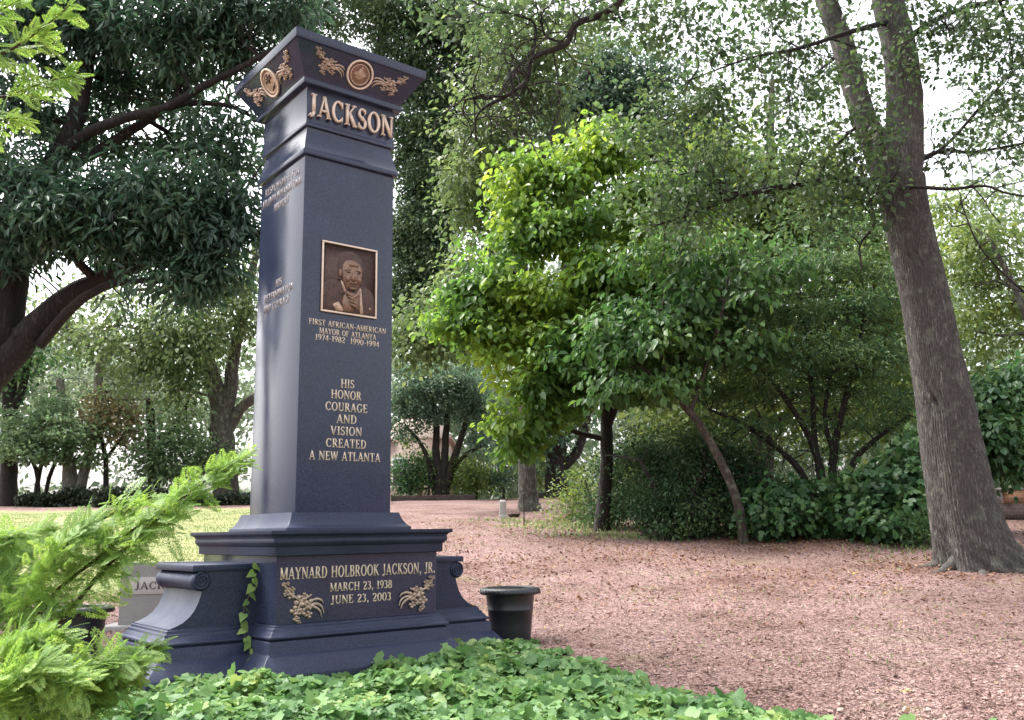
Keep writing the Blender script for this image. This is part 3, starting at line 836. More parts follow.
for fn in (capf, capl):
    sh = 0 if fn is capf else -.03
    put_spray(lambda u, v, h, fn=fn, sh=sh: fn(-.345 + u * .36 + sh, v * .25 - .0, h), 1, .85)
    put_spray(lambda u, v, h, fn=fn, sh=sh: fn(.345 + u * .40 + sh, v * .25 - .0, h), -1, .85)

# ------------------------------------------------------------------ pots and headstone
def pot(name, label, px, py, Y, R, H, group):
    c = at(px, py, Y)
    g = float(ground(c[0], c[1]))
    root = empty(name, (c[0], c[1], c[2] - H)); tag(root, label, 'pot', group)
    mb = MB()
    prof = [(R * .60, 0), (R * .63, .01), (R * .64, .03), (R * .70, H * .35), (R * .74, H * .60), (R * .755, H * .605), (R * .76, H * .63), (R * .75, H * .64), (R * .80, H * .86),
            (R * .83, H * .885), (R * .76, H * .885), (R * .70, H * .80), (R * .02, H * .79)]
    mb.lathe(prof, (0, 0, 0), 48)
    mb.build('body', BLACK_PLASTIC, root, smooth=True)
    mb = MB()
    n = 120; R_ = []
    for k in range(n + 1):
        t = 2 * math.pi * k / n; wv = 1 + .012 * math.cos(40 * t)
        R_.append([(r * wv * math.cos(t), r * wv * math.sin(t), z) for r, z in ((R * .80, H * .87), (R * .90, H * .875), (R * .99, H * .895), (R, H * .925), (R * .97, H * .965), (R * .93, H * .985), (R * .80, H), (R * .77, H * .985), (R * .76, H * .88))])
    mb.rings(R_, cap=False)
    mb.build('rim', BLACK_PLASTIC, root, smooth=True)
    mb = MB(); mb.lathe([(R * .01, H * .80), (R * .70, H * .802), (R * .68, H * .82), (R * .3, H * .84), (R * .01, H * .84)], (0, 0, 0), 24)
    mb.build('soil', SOIL, root)
    return root
pot('flower_pot', 'black plastic pot with ribbed rim beside right end of monument', 510, 587, 10.15, .325, .60, 'black pots beside the monument')
pot('flower_pot', 'black pot mostly hidden behind the feathery yellow-green cypress shrub', 78, 606, 9.0, .325, .52, 'black pots beside the monument')

def headstone():
    b = at(117, 640, 11.2); b[2] = float(ground(b[0], b[1])) - .05
    root = empty('headstone', b, math.radians(9))
    tag(root, 'low grey granite headstone standing between cypress shrub and monument wing', 'headstone')
    top = at(117, 563, 11.2)[2] - b[2]
    mb = MB()
    prof = [(0, 0), (.98, 0), (.98, top - .05), (.88, top), (.06, top), (0, top - .05)]
    mb.rings([[(u, y, v) for u, v in prof] for y in (0, .26)])
    fin(mb.build('tablet', STONE, root), .012)
    fn = lambda u, v, h: (u, -h, v)
    mb = MB(); mb.box(.10, .88, -.012, .0, top - .37, top - .17)
    fin(mb.build('name_panel', STONE_PALE, root), .004)
    mb = MB()
    text(mb, 'JACKSON', .085, .62, .48, top - .31, lambda u, v, h: (u, -.012 - h, v), .004)
    mb.build('inscription', plain('carved_letters', (.10, .085, .075), .8), root)
    mb = MB(); mb.box(-.16, 1.14, -.12, .36, -.02, .10)
    fin(mb.build('footing', STONE, root), .01)
headstone()

# ------------------------------------------------------------------ ivy bed, vine
def in_poly(x, y, P):
    P = np.asarray(P); r = np.zeros(len(x), bool); n = len(P); j = n - 1
    for i in range(n):
        xi, yi = P[i]; xj, yj = P[j]
        c = ((yi > y) != (yj > y)) & (x < (xj - xi) * (y - yi) / (yj - yi + 1e-12) + xi)
        r ^= c; j = i
    return r

def ivy():
    edge = [gp(*p)[:2] for p in ((900, 742), (845, 724), (765, 712), (705, 702), (660, 693), (620, 682), (580, 669), (545, 656), (515, 648))]
    c, s = math.cos(MYAW), math.sin(MYAW)
    m2w = lambda x, y: (MON[0] + c * x - s * y, MON[1] + s * x + c * y)
    poly = edge + [m2w(1.9, -.35), m2w(1.0, -.6), m2w(-1.75, -.45), m2w(-2.1, .2), (-5.2, 8.2), (-6, 4.0), (3.2, 4.0)]
    n = 62000
    x = rng.uniform(-6, 3.4, n); y = rng.uniform(4.2, 11, n)
    wob = .14 * np.sin(x * 5.1 + 1.7 * y) + .10 * np.sin(9.3 * x - 6.1 * y)
    k = in_poly(x + wob, y + wob, poly)
    # keep off the stone itself
    lx = c * (x - MON[0]) + s * (y - MON[1]); ly = -s * (x - MON[0]) + c * (y - MON[1])
    k &= ~(((np.abs(lx) < 1.0) & (np.abs(ly) < 1.05)) | ((np.abs(lx) < 1.78) & (np.abs(ly) < .66)))
    k &= (np.abs(x / y) < .68)
    x, y = x[k], y[k]
    lx, ly = lx[k], ly[k]
    # distance to the polygon edge thins the heap
    E = np.asarray(edge); dist = np.min(np.hypot(x[:, None] - E[None, :, 0], y[:, None] - E[None, :, 1]), 1)
    near = np.exp(-np.maximum(0, np.maximum(np.abs(ly) - 1.05, np.abs(lx) - 1.75)) ** 2 / .25)
    hump = .09 + .10 * (np.sin(x * 3.1 + y * 2.3) * np.sin(x * 1.7 - y * 3.9)) + .07 * np.sin(7 * x + 3 * y) * np.sin(8.3 * y - 4 * x) - .03 * near - .10 * np.exp(-((x - .0) ** 2 + (y - 9.9) ** 2) / .5)
    top = np.clip(hump * .8 + .03, .03, .3) * np.clip(dist / .5, .25, 1)
    z = ground(x, y) + top * rng.uniform(.1, 1.0, len(x)) ** .6
    P = np.stack([x, y, z], 1)
    D = rng.normal(0, 1, P.shape); D[:, 2] = rng.normal(-.25, .35, len(x)); D[:, 1] -= .35
    N = rng.normal(0, .52, P.shape); N[:, 2] += 1.0; N[:, 1] -= .25
    mb = MB()
    put_leaves(mb, P, D, N, .094 * rng.uniform(.4, 1.3, len(x)), T_IVY)
    o = mb.build('ground_ivy', LEAF['ivy'])
    tag(o, kind='stuff')
    # low runner at the pot and shoots at the edge
    return o
ivy()

def vine():
    c, s = math.cos(MYAW), math.sin(MYAW)
    root = empty('ivy_vine', (MON[0] + c * -.84 - s * -.52, MON[1] + s * -.84 + c * -.52, .42), MYAW)
    tag(root, 'single strand of young ivy climbing the granite wing corner', 'vine')
    t = np.linspace(0, 1, 12)
    P = np.stack([-.045 + .03 * np.sin(t * 9) - .05 * (1 - t) - .03, -.03 - .16 * np.clip(1 - t * 2.4, 0, 1) - .01 * np.cos(t * 7), t * .93], 1)
    mb = MB(); mb.tube(P, np.full(12, .006), 5, sub=4)
    mb.build('stem', plain('vine_stem', (.06, .05, .03), .8), root, smooth=True)
    n = 16
    q = np.linspace(.03, 1, n) + rng.normal(0, .008, n); Q = np.stack([np.interp(q, t, P[:, i]) for i in range(3)], 1)
    Q[:, 1] -= .014
    sd = np.where(np.arange(n) % 2, 1, -1)
    D = np.stack([sd * rng.uniform(.35, 1.0, n), rng.normal(-.25, .15, n), rng.normal(-.55, .3, n)], 1)
    N = rng.normal(0, .3, (n, 3)); N[:, 1] -= 1.0; N[:, 2] += .55
    mb = MB(); put_leaves(mb, Q, D, N, rng.uniform(.065, .10, n), T_HEART)
    mb.build('leaves', LEAF['vine'], root)
vine()

# ------------------------------------------------------------------ litter and grass on the mulch
def litter():
    n = 190000
    px = rng.uniform(-60, 1084, n); py = 512 + 230 * rng.uniform(0, 1, n) ** .62
    d = _fw[None] + _R2[None] * ((px - 512) / FPX)[:, None] + _U2[None] * ((360 - py) / FPX)[:, None]
    y = rng.uniform(0, 1, n) ** 1.5 * 24 + 6.3
    x = rng.uniform(-.66, .66, n) * y
    k = (x > -.22 * y + .4 * np.sin(y)) | (y < 13)
    x, y = x[k], y[k]
    P = np.stack([x, y, ground(x, y) + rng.uniform(.004, .02, len(x))], 1)
    D = rng.normal(0, 1, P.shape); D[:, 2] *= .22
    N = rng.normal(0, .35, P.shape); N[:, 2] += 1
    mb = MB()
    put_leaves(mb, P, D, N, rng.uniform(.012, .030, len(x)) * (1 + 1.1 * (rng.random(len(x)) < .12)), T_DIAMOND)
    tag(mb.build('leaf_litter', LEAF['litter']), kind='stuff')
litter()

def fallen():
    n = 15000
    y = rng.normal(18.5, 3.4, n); x = rng.uniform(-.24, .62, n) * y
    x = np.where(rng.random(n) < .25, rng.normal(6.5, 2.6, n), x)
    k = (y > 10.5) & (y < 30) & (np.sin(x * 1.7 + y * .9) + np.sin(x * .6 - y * 1.4) + rng.normal(0, .9, n) > -.4)
    x, y = x[k], y[k]
    P = np.stack([x, y, ground(x, y) + rng.uniform(.008, .035, len(x))], 1)
    D = rng.normal(0, 1, P.shape); D[:, 2] *= .3
    N = rng.normal(0, .5, P.shape); N[:, 2] += 1
    mb = MB(); put_leaves(mb, P, D, N, rng.uniform(.03, .075, len(x)), T_OVAL)
    tag(mb.build('fallen_leaves', LEAF['fallen']), kind='stuff')
    n = 320                                    # twigs and pine straw
    y = rng.uniform(0, 1, n) ** 1.4 * 16 + 7; x = rng.uniform(-.05, .62, n) * y
    mb = MB()
    for i in range(n):
        a = rng.uniform(0, 6.28); L = rng.uniform(.05, .22); z = float(ground(x[i], y[i])) + .012
        d = np.array([math.cos(a), math.sin(a), 0]) * L
        p = np.array([x[i], y[i], z])
        mb.tube([p, p + d * .5 + rng.normal(0, .01, 3), p + d], [.004, .004, .002], 4, sub=1, cap=False)
    tag(mb.build('twigs', BARK_BROWN), kind='stuff')
fallen()

def grass():
    mb = MB()
    spots = [gp(*p) for p in ((560, 524), (548, 528), (575, 526), (600, 530), (520, 522), (590, 535), (640, 538), (905, 548), (915, 552), (690, 577), (780, 610), (720, 600), (735, 620), (850, 600),
                              (760, 590), (630, 600), (585, 590), (950, 610), (900, 625), (540, 560), (470, 545), (520, 550), (500, 535), (440, 528), (820, 660), (700, 640), (1000, 640), (870, 570), (640, 560), (760, 560))]
    for i, s in enumerate(spots):
        n = (260 if i < 7 else 90) if i < 9 else 40
        sp = .55 if i < 9 else .32
        p = s[None, :2] + rng.normal(0, sp, (n, 2)) * np.array([1.3, .8])
        P = np.column_stack([p, ground(p[:, 0], p[:, 1])])
        D = rng.normal(0, .5, (n, 3)); D[:, 2] = rng.uniform(.5, 1.2, n)
        N = rng.normal(0, 1, (n, 3))
        put_leaves(mb, P, D, N, rng.uniform(.04, .11, n) * (1.2 if i < 9 else .55), T_NARROW)
    # thin blades over the nearer lawn
    n = 60000
    y = rng.uniform(0, 1, n) ** 1.3 * 22 + 13.5
    x = -rng.uniform(.16, .66, n) * y
    P = np.stack([x, y, ground(x, y) - .01], 1)
    D = rng.normal(0, .6, (n, 3)); D[:, 2] = rng.uniform(.3, 1.0, n)
    put_leaves(mb, P, D, rng.normal(0, 1, (n, 3)), rng.uniform(.03, .07, n), T_NARROW)
    tag(mb.build('grass', LEAF['grass']), kind='stuff')
grass()

# ------------------------------------------------------------------ feathery cypress in the left foreground
def spray_template():
    """flat branching frond, unit length along +y"""
    q = []
    def blade(x, y, a, l, wd):
        c_, s_ = math.sin(a), math.cos(a)
        q.append([(x, y, 0), (x + c_ * l * .5 + s_ * wd, y + s_ * l * .5 - c_ * wd, .015), (x + c_ * l, y + s_ * l, -.03 * l), (x + c_ * l * .5 - s_ * wd, y + s_ * l * .5 + c_ * wd, .015)])
    for k in range(8):
        t = .05 + k / 8 * .9
        L = .36 * (1 - t) ** .6 * min(1, .45 + t * 2.2) + .07
        for s in (-1, 1):
            a = s * (.92 - .30 * t)
            x, y = .0, t + (.05 if s > 0 else 0)
            blade(x, y, a, L, .021)
            for u in (.35, .65):
                xx, yy = x + math.sin(a) * L * u, y + math.cos(a) * L * u
                for s2 in (-1, 1):
                    blade(xx, yy, a + s2 * .7, .42 * L * (1.1 - u * .4), .015)
    blade(0, 0, 0, 1.0, .010); blade(0, .86, 0, .2, .022)
    V = np.array(q).reshape(-1, 3)
    V[:, 2] -= .16 * V[:, 1] ** 2 + .25 * V[:, 0] ** 2
    F = np.arange(len(V)).reshape(-1, 4)
    return V, F
T_SPRAY = spray_template()
BARK_CY = bark_mat('cypress_bark', (.07, .04, .03), (.18, .11, .08), 14)

def cypress(name, label, base, limbs, n_per, size, spread, group=None):
    root = empty(name, base); tag(root, label, 'shrub' if 'shrub' in name else 'tree', group)
    tm = MB(); lm = MB()
    for l in limbs:
        P = np.array([at(*p[:3]) for p in l]) - base
        R = np.array([p[3] * p[2] / FPX * .55 for p in l])
        Q, r = tm.tube(P, R, 7, sub=6, jit=.05)
        T = norm(np.gradient(Q, axis=0))
        n = int(n_per * l[0][4])
        t0 = l[0][5]
        ix = rng.uniform(t0, 1, n) * (len(Q) - 1.001); i0 = ix.astype(int)
        C = Q[i0] + (Q[i0 + 1] - Q[i0]) * (ix - i0)[:, None]
        frac = ix / len(Q)
        tang = T[i0]
        sd = rng.choice([-1, 1], n)
        up = np.array([0, 0, 1.0])
        lat = norm(np.cross(tang, up))
        D = tang * rng.uniform(.2, 1.0, (n, 1)) + lat * (sd * rng.uniform(.1, 1.0, n))[:, None] + rng.normal(0, .45, (n, 3))
        D[:, 2] -= .05
        N = np.cross(lat, tang) + rng.normal(0, .35, (n, 3)) + np.array([0, -.35, .3])
        C = C + rng.normal(0, spread, (n, 3)) * (1.1 - frac)[:, None]
        V, F = T_SPRAY
        s = size * rng.uniform(.55, 1.15, n) * (1.1 - .35 * frac)
        put_leaves(lm, C, D, N, s, T_SPRAY)
    tm.build('trunk', BARK_CY, root, smooth=True)
    lm.build('foliage', LEAF['cypress'], root)
Yc = 4.3
bs = at(20, 860, Yc); bs[2] = float(ground(bs[0], bs[1]))
def lim(pts, w=1.0, t0=.25, Y=Yc):
    l = [list(p[:2]) + [Y + (p[3] if len(p) > 3 else 0), p[2]] for p in pts]
    l[0] += [w, t0]
    return l
O = (20, 855, 5)
cypress('cypress_shrub', 'feathery yellow-green cypress shrub sprawling in front of monument corner', bs, [
    lim([(20, 850, 6), (25, 690, 5), (85, 592, 4), (145, 530, 3), (200, 485, 2), (240, 460, 1)], 1.6, .38),
    lim([(20, 850, 6), (10, 680, 5), (50, 600, 4), (95, 560, 3), (140, 525, 2), (175, 505, 1, .2)], 1.3, .35),
    lim([(20, 850, 5), (0, 700, 4), (20, 620, 3), (55, 560, 2.5, -.1), (90, 520, 1)], 1.1, .4),
    lim([(20, 850, 5), (-10, 700, 4), (0, 620, 3), (20, 560, 2.5, .2), (45, 530, 1, .3)], 1.2, .4),
    lim([(20, 850, 5), (-30, 690, 4), (-25, 600, 3), (-5, 550, 2.5, .1), (15, 535, 1)], 1.0, .4),
    lim([(20, 850, 5), (40, 720, 4, -.1), (78, 690, 3, -.2), (115, 668, 2, -.2), (150, 645, 1, -.2)], 1.0, .4),
    lim([(20, 850, 5), (40, 720, 4, -.2), (72, 700, 3, -.3), (105, 682, 2, -.3), (138, 664, 1, -.3)], 1.0, .4),
    lim([(20, 850, 5), (35, 740, 4, -.2), (60, 700, 3, -.3), (90, 670, 2, -.4), (120, 665, 1, -.4)], 1.1, .35),
    lim([(20, 850, 5), (0, 720, 4, -.3), (12, 670, 3, -.4), (30, 645, 2, -.4), (60, 640, 1, -.4)], 1.3, .35),
    lim([(20, 850, 5), (10, 760, 4, -.4), (20, 720, 3, -.6), (45, 690, 2, -.7), (75, 680, 1, -.7)], 1.2, .3),
    lim([(20, 850, 5), (-20, 760, 4, -.4), (-15, 720, 3, -.7), (5, 690, 2, -.8), (40, 668, 1, -.8)], 1.2, .3),
    lim([(20, 850, 5), (30, 600, 4, .3), (70, 540, 3, .3), (110, 515, 2, .3), (150, 495, 1, .3)], .6, .5),
], 175, .150, .085)
bt = at(-330, 640, 5.0); bt[2] = float(ground(bt[0], bt[1]))
cypress('cypress_tree', 'yellow-green cypress boughs hanging into the top left sky', bt, [
    lim([(-330, 640, 14), (-310, 300, 12), (-200, 130, 8), (-60, 70, 5), (0, 55, 3), (40, 30, 1.5), (70, 5, 1)], 1.1, .62, 5.0),
    lim([(-310, 300, 10), (-180, 170, 6), (-50, 110, 4), (10, 95, 2.5), (45, 82, 1.5), (78, 75, 1)], 1.0, .6, 5.0),
    lim([(-310, 300, 10), (-180, 190, 6), (-60, 135, 4), (-10, 120, 2.5), (20, 118, 1)], .7, .6, 5.0),
    lim([(-310, 300, 10), (-200, 60, 6), (-70, 20, 4), (-20, 18, 2.5), (20, 0, 1)], .7, .6, 5.0),
], 60, .17, .06)

# ------------------------------------------------------------------ the oak at the right
def oak():
    Y = 15.0
    b = gp(975, 566); Y = b[1]
    axis = [(990, 590, 38), (981, 566, 36.5), (970, 530, 33), (962, 500, 30.5), (950, 440, 27.5), (944, 400, 26), (934, 350, 24), (925, 300, 22.5), (914, 250, 22), (905, 210, 22.5), (899, 180, 25)]
    P = np.array([at(p[0], p[1], Y) for p in axis]) - b
    R = np.array([p[2] * Y / FPX for p in axis])
    Q, r = spline(P, R, 40)
    n = 320
    a = np.arange(n) / n * 2 * math.pi
    T = norm(np.gradient(Q, axis=0)); X = norm(np.cross(np.array([0, 1.0, 0]), T)); B = np.cross(T, X)
    h = Q[:, 2][:, None]
    A = a[None]
    fl = np.exp(-np.clip(h + .1, 0, 9) / .45)
    lob = np.sin(A * 5 + .6) * .5 + np.sin(A * 8 + 2.1) * .28 + np.sin(A * 3 + 1.0) * .3
    m = 1 + fl * (.10 + .34 * lob) + .05 * fl * np.sin(A * 13 + h * 9) * np.sin(h * 14 + A * 4) + .03 * np.sin(A * 3 + h * .8) + .02 * np.sin(A * 7 - h * 1.3)
    # furrowed bark ridges wandering up the trunk
    ph = A * 38 + 1.3 * np.sin(h * 2.1 + A * 3) + .8 * np.sin(h * 5.3 + A * 7)
    br = np.clip(np.sin(h * 17 + 5 * np.sin(A * 9) + 3 * np.sin(A * 23 + h)) + .8, 0, 1)
    m += .040 * np.abs(np.sin(ph)) * (.45 + .55 * br) + .004 * rng.normal(0, 1, m.shape)
    for (ka, kh, kr, s) in ((3.95, 2.75, .20, .34), (4.9, 1.9, .13, .16), (4.2, 5.25, .18, .20), (5.0, 5.3, .15, .14), (3.5, 6.1, .22, .25), (5.2, 6.15, .20, .2)):   # burls
        dd = ((np.angle(np.exp(1j * (A - ka)))) * .5) ** 2 / kr ** 2 + ((h - kh) / kr) ** 2
        m += s * np.exp(-dd) * .3 * np.sin(A * 21 + h * 17) - .2 * s * np.exp(-dd * 7)
    rg = Q[:, None] + (r[:, None] * m)[..., None] * (np.cos(A)[..., None] * X[:, None] + np.sin(A)[..., None] * B[:, None])
    tm = MB(); tm.rings(rg)
    # roots
    for (da, L) in ((3.6, 1.0), (4.4, .8), (5.2, 1.1), (6.0, 1.3), (.3, 1.0), (2.9, .9)):
        d = np.array([math.cos(da), math.sin(da)])
        pts = [np.array([*(d * k * L), 0]) + np.array([0, 0, 0]) for k in (.35, .7, 1.0, 1.3)]
        for k, p in enumerate(pts):
            p[2] = float(ground(b[0] + p[0], b[1] + p[1])) - b[2] + (.10, .0, -.03, -.06)[k]
        tm.tube(pts, [.15, .085, .05, .02], 9, sub=5, jit=.12)
    p = lambda *l: [(x, y, Y + (dy[0] if dy else 0), r_) for x, y, r_, *dy in l]
    limbs = [p((900, 182, 22), (905, 120, 19), (901, 60, 17.5), (888, 0, 16.5), (880, -90, 14), (872, -220, 9)),
             p((893, 190, 17), (876, 150, 13.5), (858, 100, 12.5), (843, 45, 12), (826, 0, 11), (805, -70, 9), (780, -160, 6)),
             p((882, 186, 6), (845, 179, 4.6), (815, 182, 4), (770, 189, 3.2, -.3), (730, 198, 2.6, -.6), (700, 211, 2, -.8), (660, 224, 1.2, -1)),
             p((818, 181, 2.6), (826, 160, 2.2), (845, 136, 2), (862, 124, 1.6), (878, 108, 1)),
             p((740, 196, 2), (722, 182, 1.4, -.5), (700, 172, 1.1, -.7), (678, 175, .8, -.9)),
             p((884, 194, 3), (910, 187, 2.3, -.5), (950, 189, 1.8, -.9), (985, 186, 1.4, -1.1), (1010, 194, 1.1, -1.3), (1060, 200, .7, -1.5)),
             p((920, 160, 3), (945, 150, 2.2, .3), (975, 152, 1.6, .5), (1040, 140, 1, .6)),
             p((912, 165, 2.6), (945, 146, 2.0, .2), (985, 102, 1.6, .4), (1030, 55, 1.2, .6), (1080, 10, .8, .6)),
             p((905, 40, 3.6), (945, 15, 2.6, -.6), (1000, 0, 2.6, -1), (1080, -20, 2, -1.5)),
             p((895, 20, 3.6), (850, 32, 2.6, -.8), (800, 48, 1.8, -1.3), (750, 58, 1.2, -1.8), (690, 80, .7, -2.2)),
             p((960, 200, .7, .2), (975, 238, .9), (995, 265, 1.0), (1035, 300, 1.2), (1100, 340, 2)),
             p((870, 200, 2), (874, 225, 1.6, -.3), (860, 245, 1.3, -.3), (862, 270, .8, -.3)),
             p((845, -60, 6), (740, -70, 5, -2), (660, -40, 4.6, -3), (612, 8, 4, -3.2), (576, 24, 3.7, -3.2), (566, 44, 3.2, -3.2), (533, 58, 2.9, -3.3), (527, 80, 2.5, -3.3), (508, 95, 2.1, -3.4), (484, 108, 1.6, -3.4), (476, 120, 1.2, -3.4), (476, 142, .8, -3.4)),
             p((566, 44, 1.6, -3.2), (545, 35, 1.3, -3.2), (540, 12, 1, -3.1), (520, -10, .8, -3)),
             p((527, 78, 1.6, -3.3), (515, 70, 1.2, -3.5), (505, 84, .8, -3.6)),
             p((533, 58, 1.8, -3.3), (535, 25, 1.3, -3.2), (515, 15, 1, -3.3), (480, 5, .7, -3.4)),
             p((508, 96, 1.2, -3.4), (482, 98, 1.0, -3.6), (462, 100, .7, -3.7)),
             ]
    blobs = [(540, 10, Y - 3.2, 70, 30, 22), (470, 20, Y - 3, 60, 35, 14), (620, 20, Y - 2.5, 60, 35, 20), (700, 30, Y - 2, 60, 40, 24), (770, 20, Y - 1, 55, 35, 22), (720, 100, Y - 1.4, 70, 50, 34), (650, 130, Y - 1.6, 60, 45, 22),
             (790, 90, Y - 1, 55, 50, 34), (820, 70, Y + .9, 50, 60, 26), (870, 50, Y - 1.2, 50, 50, 10), (880, 130, Y - 1.0, 40, 40, 12), (950, 30, Y - 1, 60, 40, 34), (1010, 40, Y - .8, 50, 50, 26), (980, 100, Y + .3, 55, 45, 22),
             (1020, 130, Y + .5, 40, 40, 14), (960, 150, Y, 50, 25, 10), (720, 190, Y - .8, 70, 30, 34), (660, 215, Y - 1, 55, 35, 26), (800, 165, Y - .4, 60, 35, 26), (860, 200, Y - .5, 40, 40, 16), (830, 230, Y - .3, 50, 30, 12),
             (900, -40, Y - 1, 80, 40, 20), (780, -40, Y - 1.5, 80, 40, 20), (1000, -30, Y, 80, 40, 18), (640, -40, Y - 2.5, 80, 40, 16), (860, 160, Y - 1.2, 35, 45, 10)]
    tree('oak_tree', 'massive furrowed oak trunk with forked top leaning at right edge', 'tree', limbs, blobs, LEAF['oak'], BARK_OAK, .125, T_DIAMOND, 24, .26, .6, .2, 1.0, dens=.8, bridge=.3,
         base=b, trunk_mb=tm, sides=20, jit=.03, twigr=.006, dark_from=2, bare=190)  # thin limbs take dark bark, their shade against the sky put into the colour
oak()

# ------------------------------------------------------------------ trees round the lawn and the mulch
def foot(px, py):
    g = gp(px, py); return g, g[1]

def lt():   # dark evergreen, its trunk just outside the left edge
    Y = 13.0
    b = at(-95, 600, Y); b[2] = float(ground(b[0], b[1]))
    p = lambda *l: [(x, y, Y + (d[0] if d else 0), r) for x, y, r, *d in l]
    limbs = [p((-95, 640, 40), (-80, 520, 34), (-55, 440, 30), (-28, 390, 27), (-5, 340, 24), (8, 290, 20), (12, 250, 17), (30, 200, 13), (62, 150, 11), (78, 110, 10), (86, 60, 9), (96, 10, 8), (105, -60, 6)),
             p((-24, 386, 22), (8, 358, 19), (30, 332, 17), (60, 302, 13), (90, 284, 11), (125, 270, 9, -.2), (160, 258, 7, -.3), (215, 245, 5, -.4), (262, 232, 3.5, -.4), (300, 215, 2, -.4)),
             p((40, 345, 7), (75, 305, 6, -.3), (110, 285, 5, -.5), (150, 280, 3, -.7)),
             p((55, 160, 8), (85, 135, 7.5, -.2), (125, 118, 6.5, -.4), (165, 108, 6, -.5), (200, 88, 5, -.6), (240, 68, 4, -.7), (290, 40, 2.5, -.7)),
             p((70, 165, 7), (100, 150, 7), (140, 125, 6, -.2), (175, 105, 5, -.3), (225, 105, 3, -.4), (262, 122, 2, -.4)),
             p((10, 270, 9), (-20, 180, 8), (-30, 90, 6), (-20, 0, 5)),
             p((80, 100, 5), (40, 60, 4), (10, 45, 3, -.2), (-20, 60, 2)),
             p((215, 245, 3), (232, 215, 2.6, -.4), (245, 190, 2, -.4), (262, 165, 1.2, -.4)),
             p((90, 40, 5), (140, 10, 4, -.3), (200, -20, 3, -.5))]
    limbs = [[(x, y, q, r * (.82 if i else .95)) for x, y, q, r in l] for i, l in enumerate(limbs)]
    B = [(30, 30, Y, 55, 40, 28), (100, 25, Y - .3, 55, 40, 34), (165, 30, Y - .6, 50, 40, 30), (230, 20, Y - .6, 50, 35, 24), (290, 5, Y - .6, 45, 25, 14), (20, 100, Y - .3, 45, 35, 18), (120, 85, Y + .7, 45, 30, 24),
         (185, 80, Y + .5, 45, 25, 20), (225, 130, Y - .6, 35, 22, 8), (30, 180, Y - .5, 50, 40, 26), (40, 225, Y - .8, 60, 30, 40), (100, 205, Y - .8, 45, 32, 38), (150, 205, Y - 1, 45, 40, 42), (200, 205, Y - .8, 42, 35, 34),
         (150, 240, Y - .4, 50, 26, 28), (205, 262, Y - .7, 40, 20, 18), (120, 260, Y + .6, 40, 16, 10), (185, 285, Y - .7, 45, 18, 14), (240, 220, Y - .5, 25, 25, 10), (5, 250, Y - .3, 30, 25, 10), (60, -30, Y, 90, 40, 30), (200, -30, Y - .5, 90, 40, 26),
         (70, 130, Y + .6, 40, 30, 12), (235, 60, Y - .4, 30, 25, 8),
         (-70, 40, Y, 70, 60, 30), (-70, 170, Y, 70, 60, 26), (-190, 60, Y, 80, 70, 26), (-190, 220, Y, 80, 60, 22), (-60, -120, Y, 110, 70, 26), (-120, 290, Y - .3, 60, 40, 12), (-290, 130, Y, 60, 80, 16), (120, 150, Y + .4, 40, 14, 9), (190, 148, Y + .2, 45, 14, 8), (235, 165, Y, 25, 22, 7)]
    tree('evergreen_tree', 'dark glossy evergreen with thick curving limbs at upper left', 'tree', limbs, B, LEAF['evergreen'], BARK_DARK, .165, T_LANCE, 19, .17, .8, .3, .6, base=b, sides=14, jit=.04, dens=2.05, twigr=.007, bridge=.45, bare=50, dark_from=1)
lt()

def t_back():
    b, Y = foot(338, 503)
    p = lambda *l: [(x, y, Y + (d[0] if d else 0), r) for x, y, r, *d in l]
    limbs = [p((338, 506, 15), (340, 420, 12), (345, 320, 11), (352, 200, 9), (370, 100, 7), (385, 20, 5), (390, -60, 3)),
             p((350, 230, 6), (385, 180, 5), (420, 130, 3), (450, 90, 2)), p((346, 300, 6), (390, 260, 4), (430, 230, 3)), p((355, 180, 5), (320, 90, 4), (300, 20, 3))]
    B = [(330, 10, Y, 55, 35, 24), (390, 15, Y - 1, 55, 35, 34), (445, 30, Y - 1, 45, 45, 38), (400, 70, Y - 1, 40, 40, 30), (440, 100, Y - 1, 42, 45, 40), (420, 150, Y - 1, 38, 40, 46), (440, 200, Y - 1, 40, 45, 48), (415, 230, Y - 1, 35, 45, 42),
         (425, 275, Y - 1, 34, 28, 26), (480, 20, Y, 40, 30, 14), (475, 80, Y, 25, 35, 12), (290, 30, Y, 40, 30, 12), (400, -40, Y, 100, 40, 30), (300, -30, Y, 60, 30, 14), (400, 300, Y - 1, 24, 26, 14)]
    tree('tall_oak_tree', 'tall fine-leaved dark tree directly behind the granite pillar', 'tree', limbs, B, LEAF['willow'], BARK_DARK, .215, T_DIAMOND, 70, .55, .7, .3, .5, base=b, jit=.04, dens=1.65)
t_back()

def simple(name, label, base_px, limbs, B, leaf, bark, size, **k):
    b, Y = foot(*base_px)
    L = [[(x, y, Y + (d[0] if d else 0), r) for x, y, r, *d in l] for l in limbs]
    BB = [(x, y, Y + dy, rx, ry, n) for x, y, dy, rx, ry, n in B]
    cat = k.pop('cat', 'tree')
    return tree(name, label, cat, L, BB, leaf, bark, size, base=b, **k)

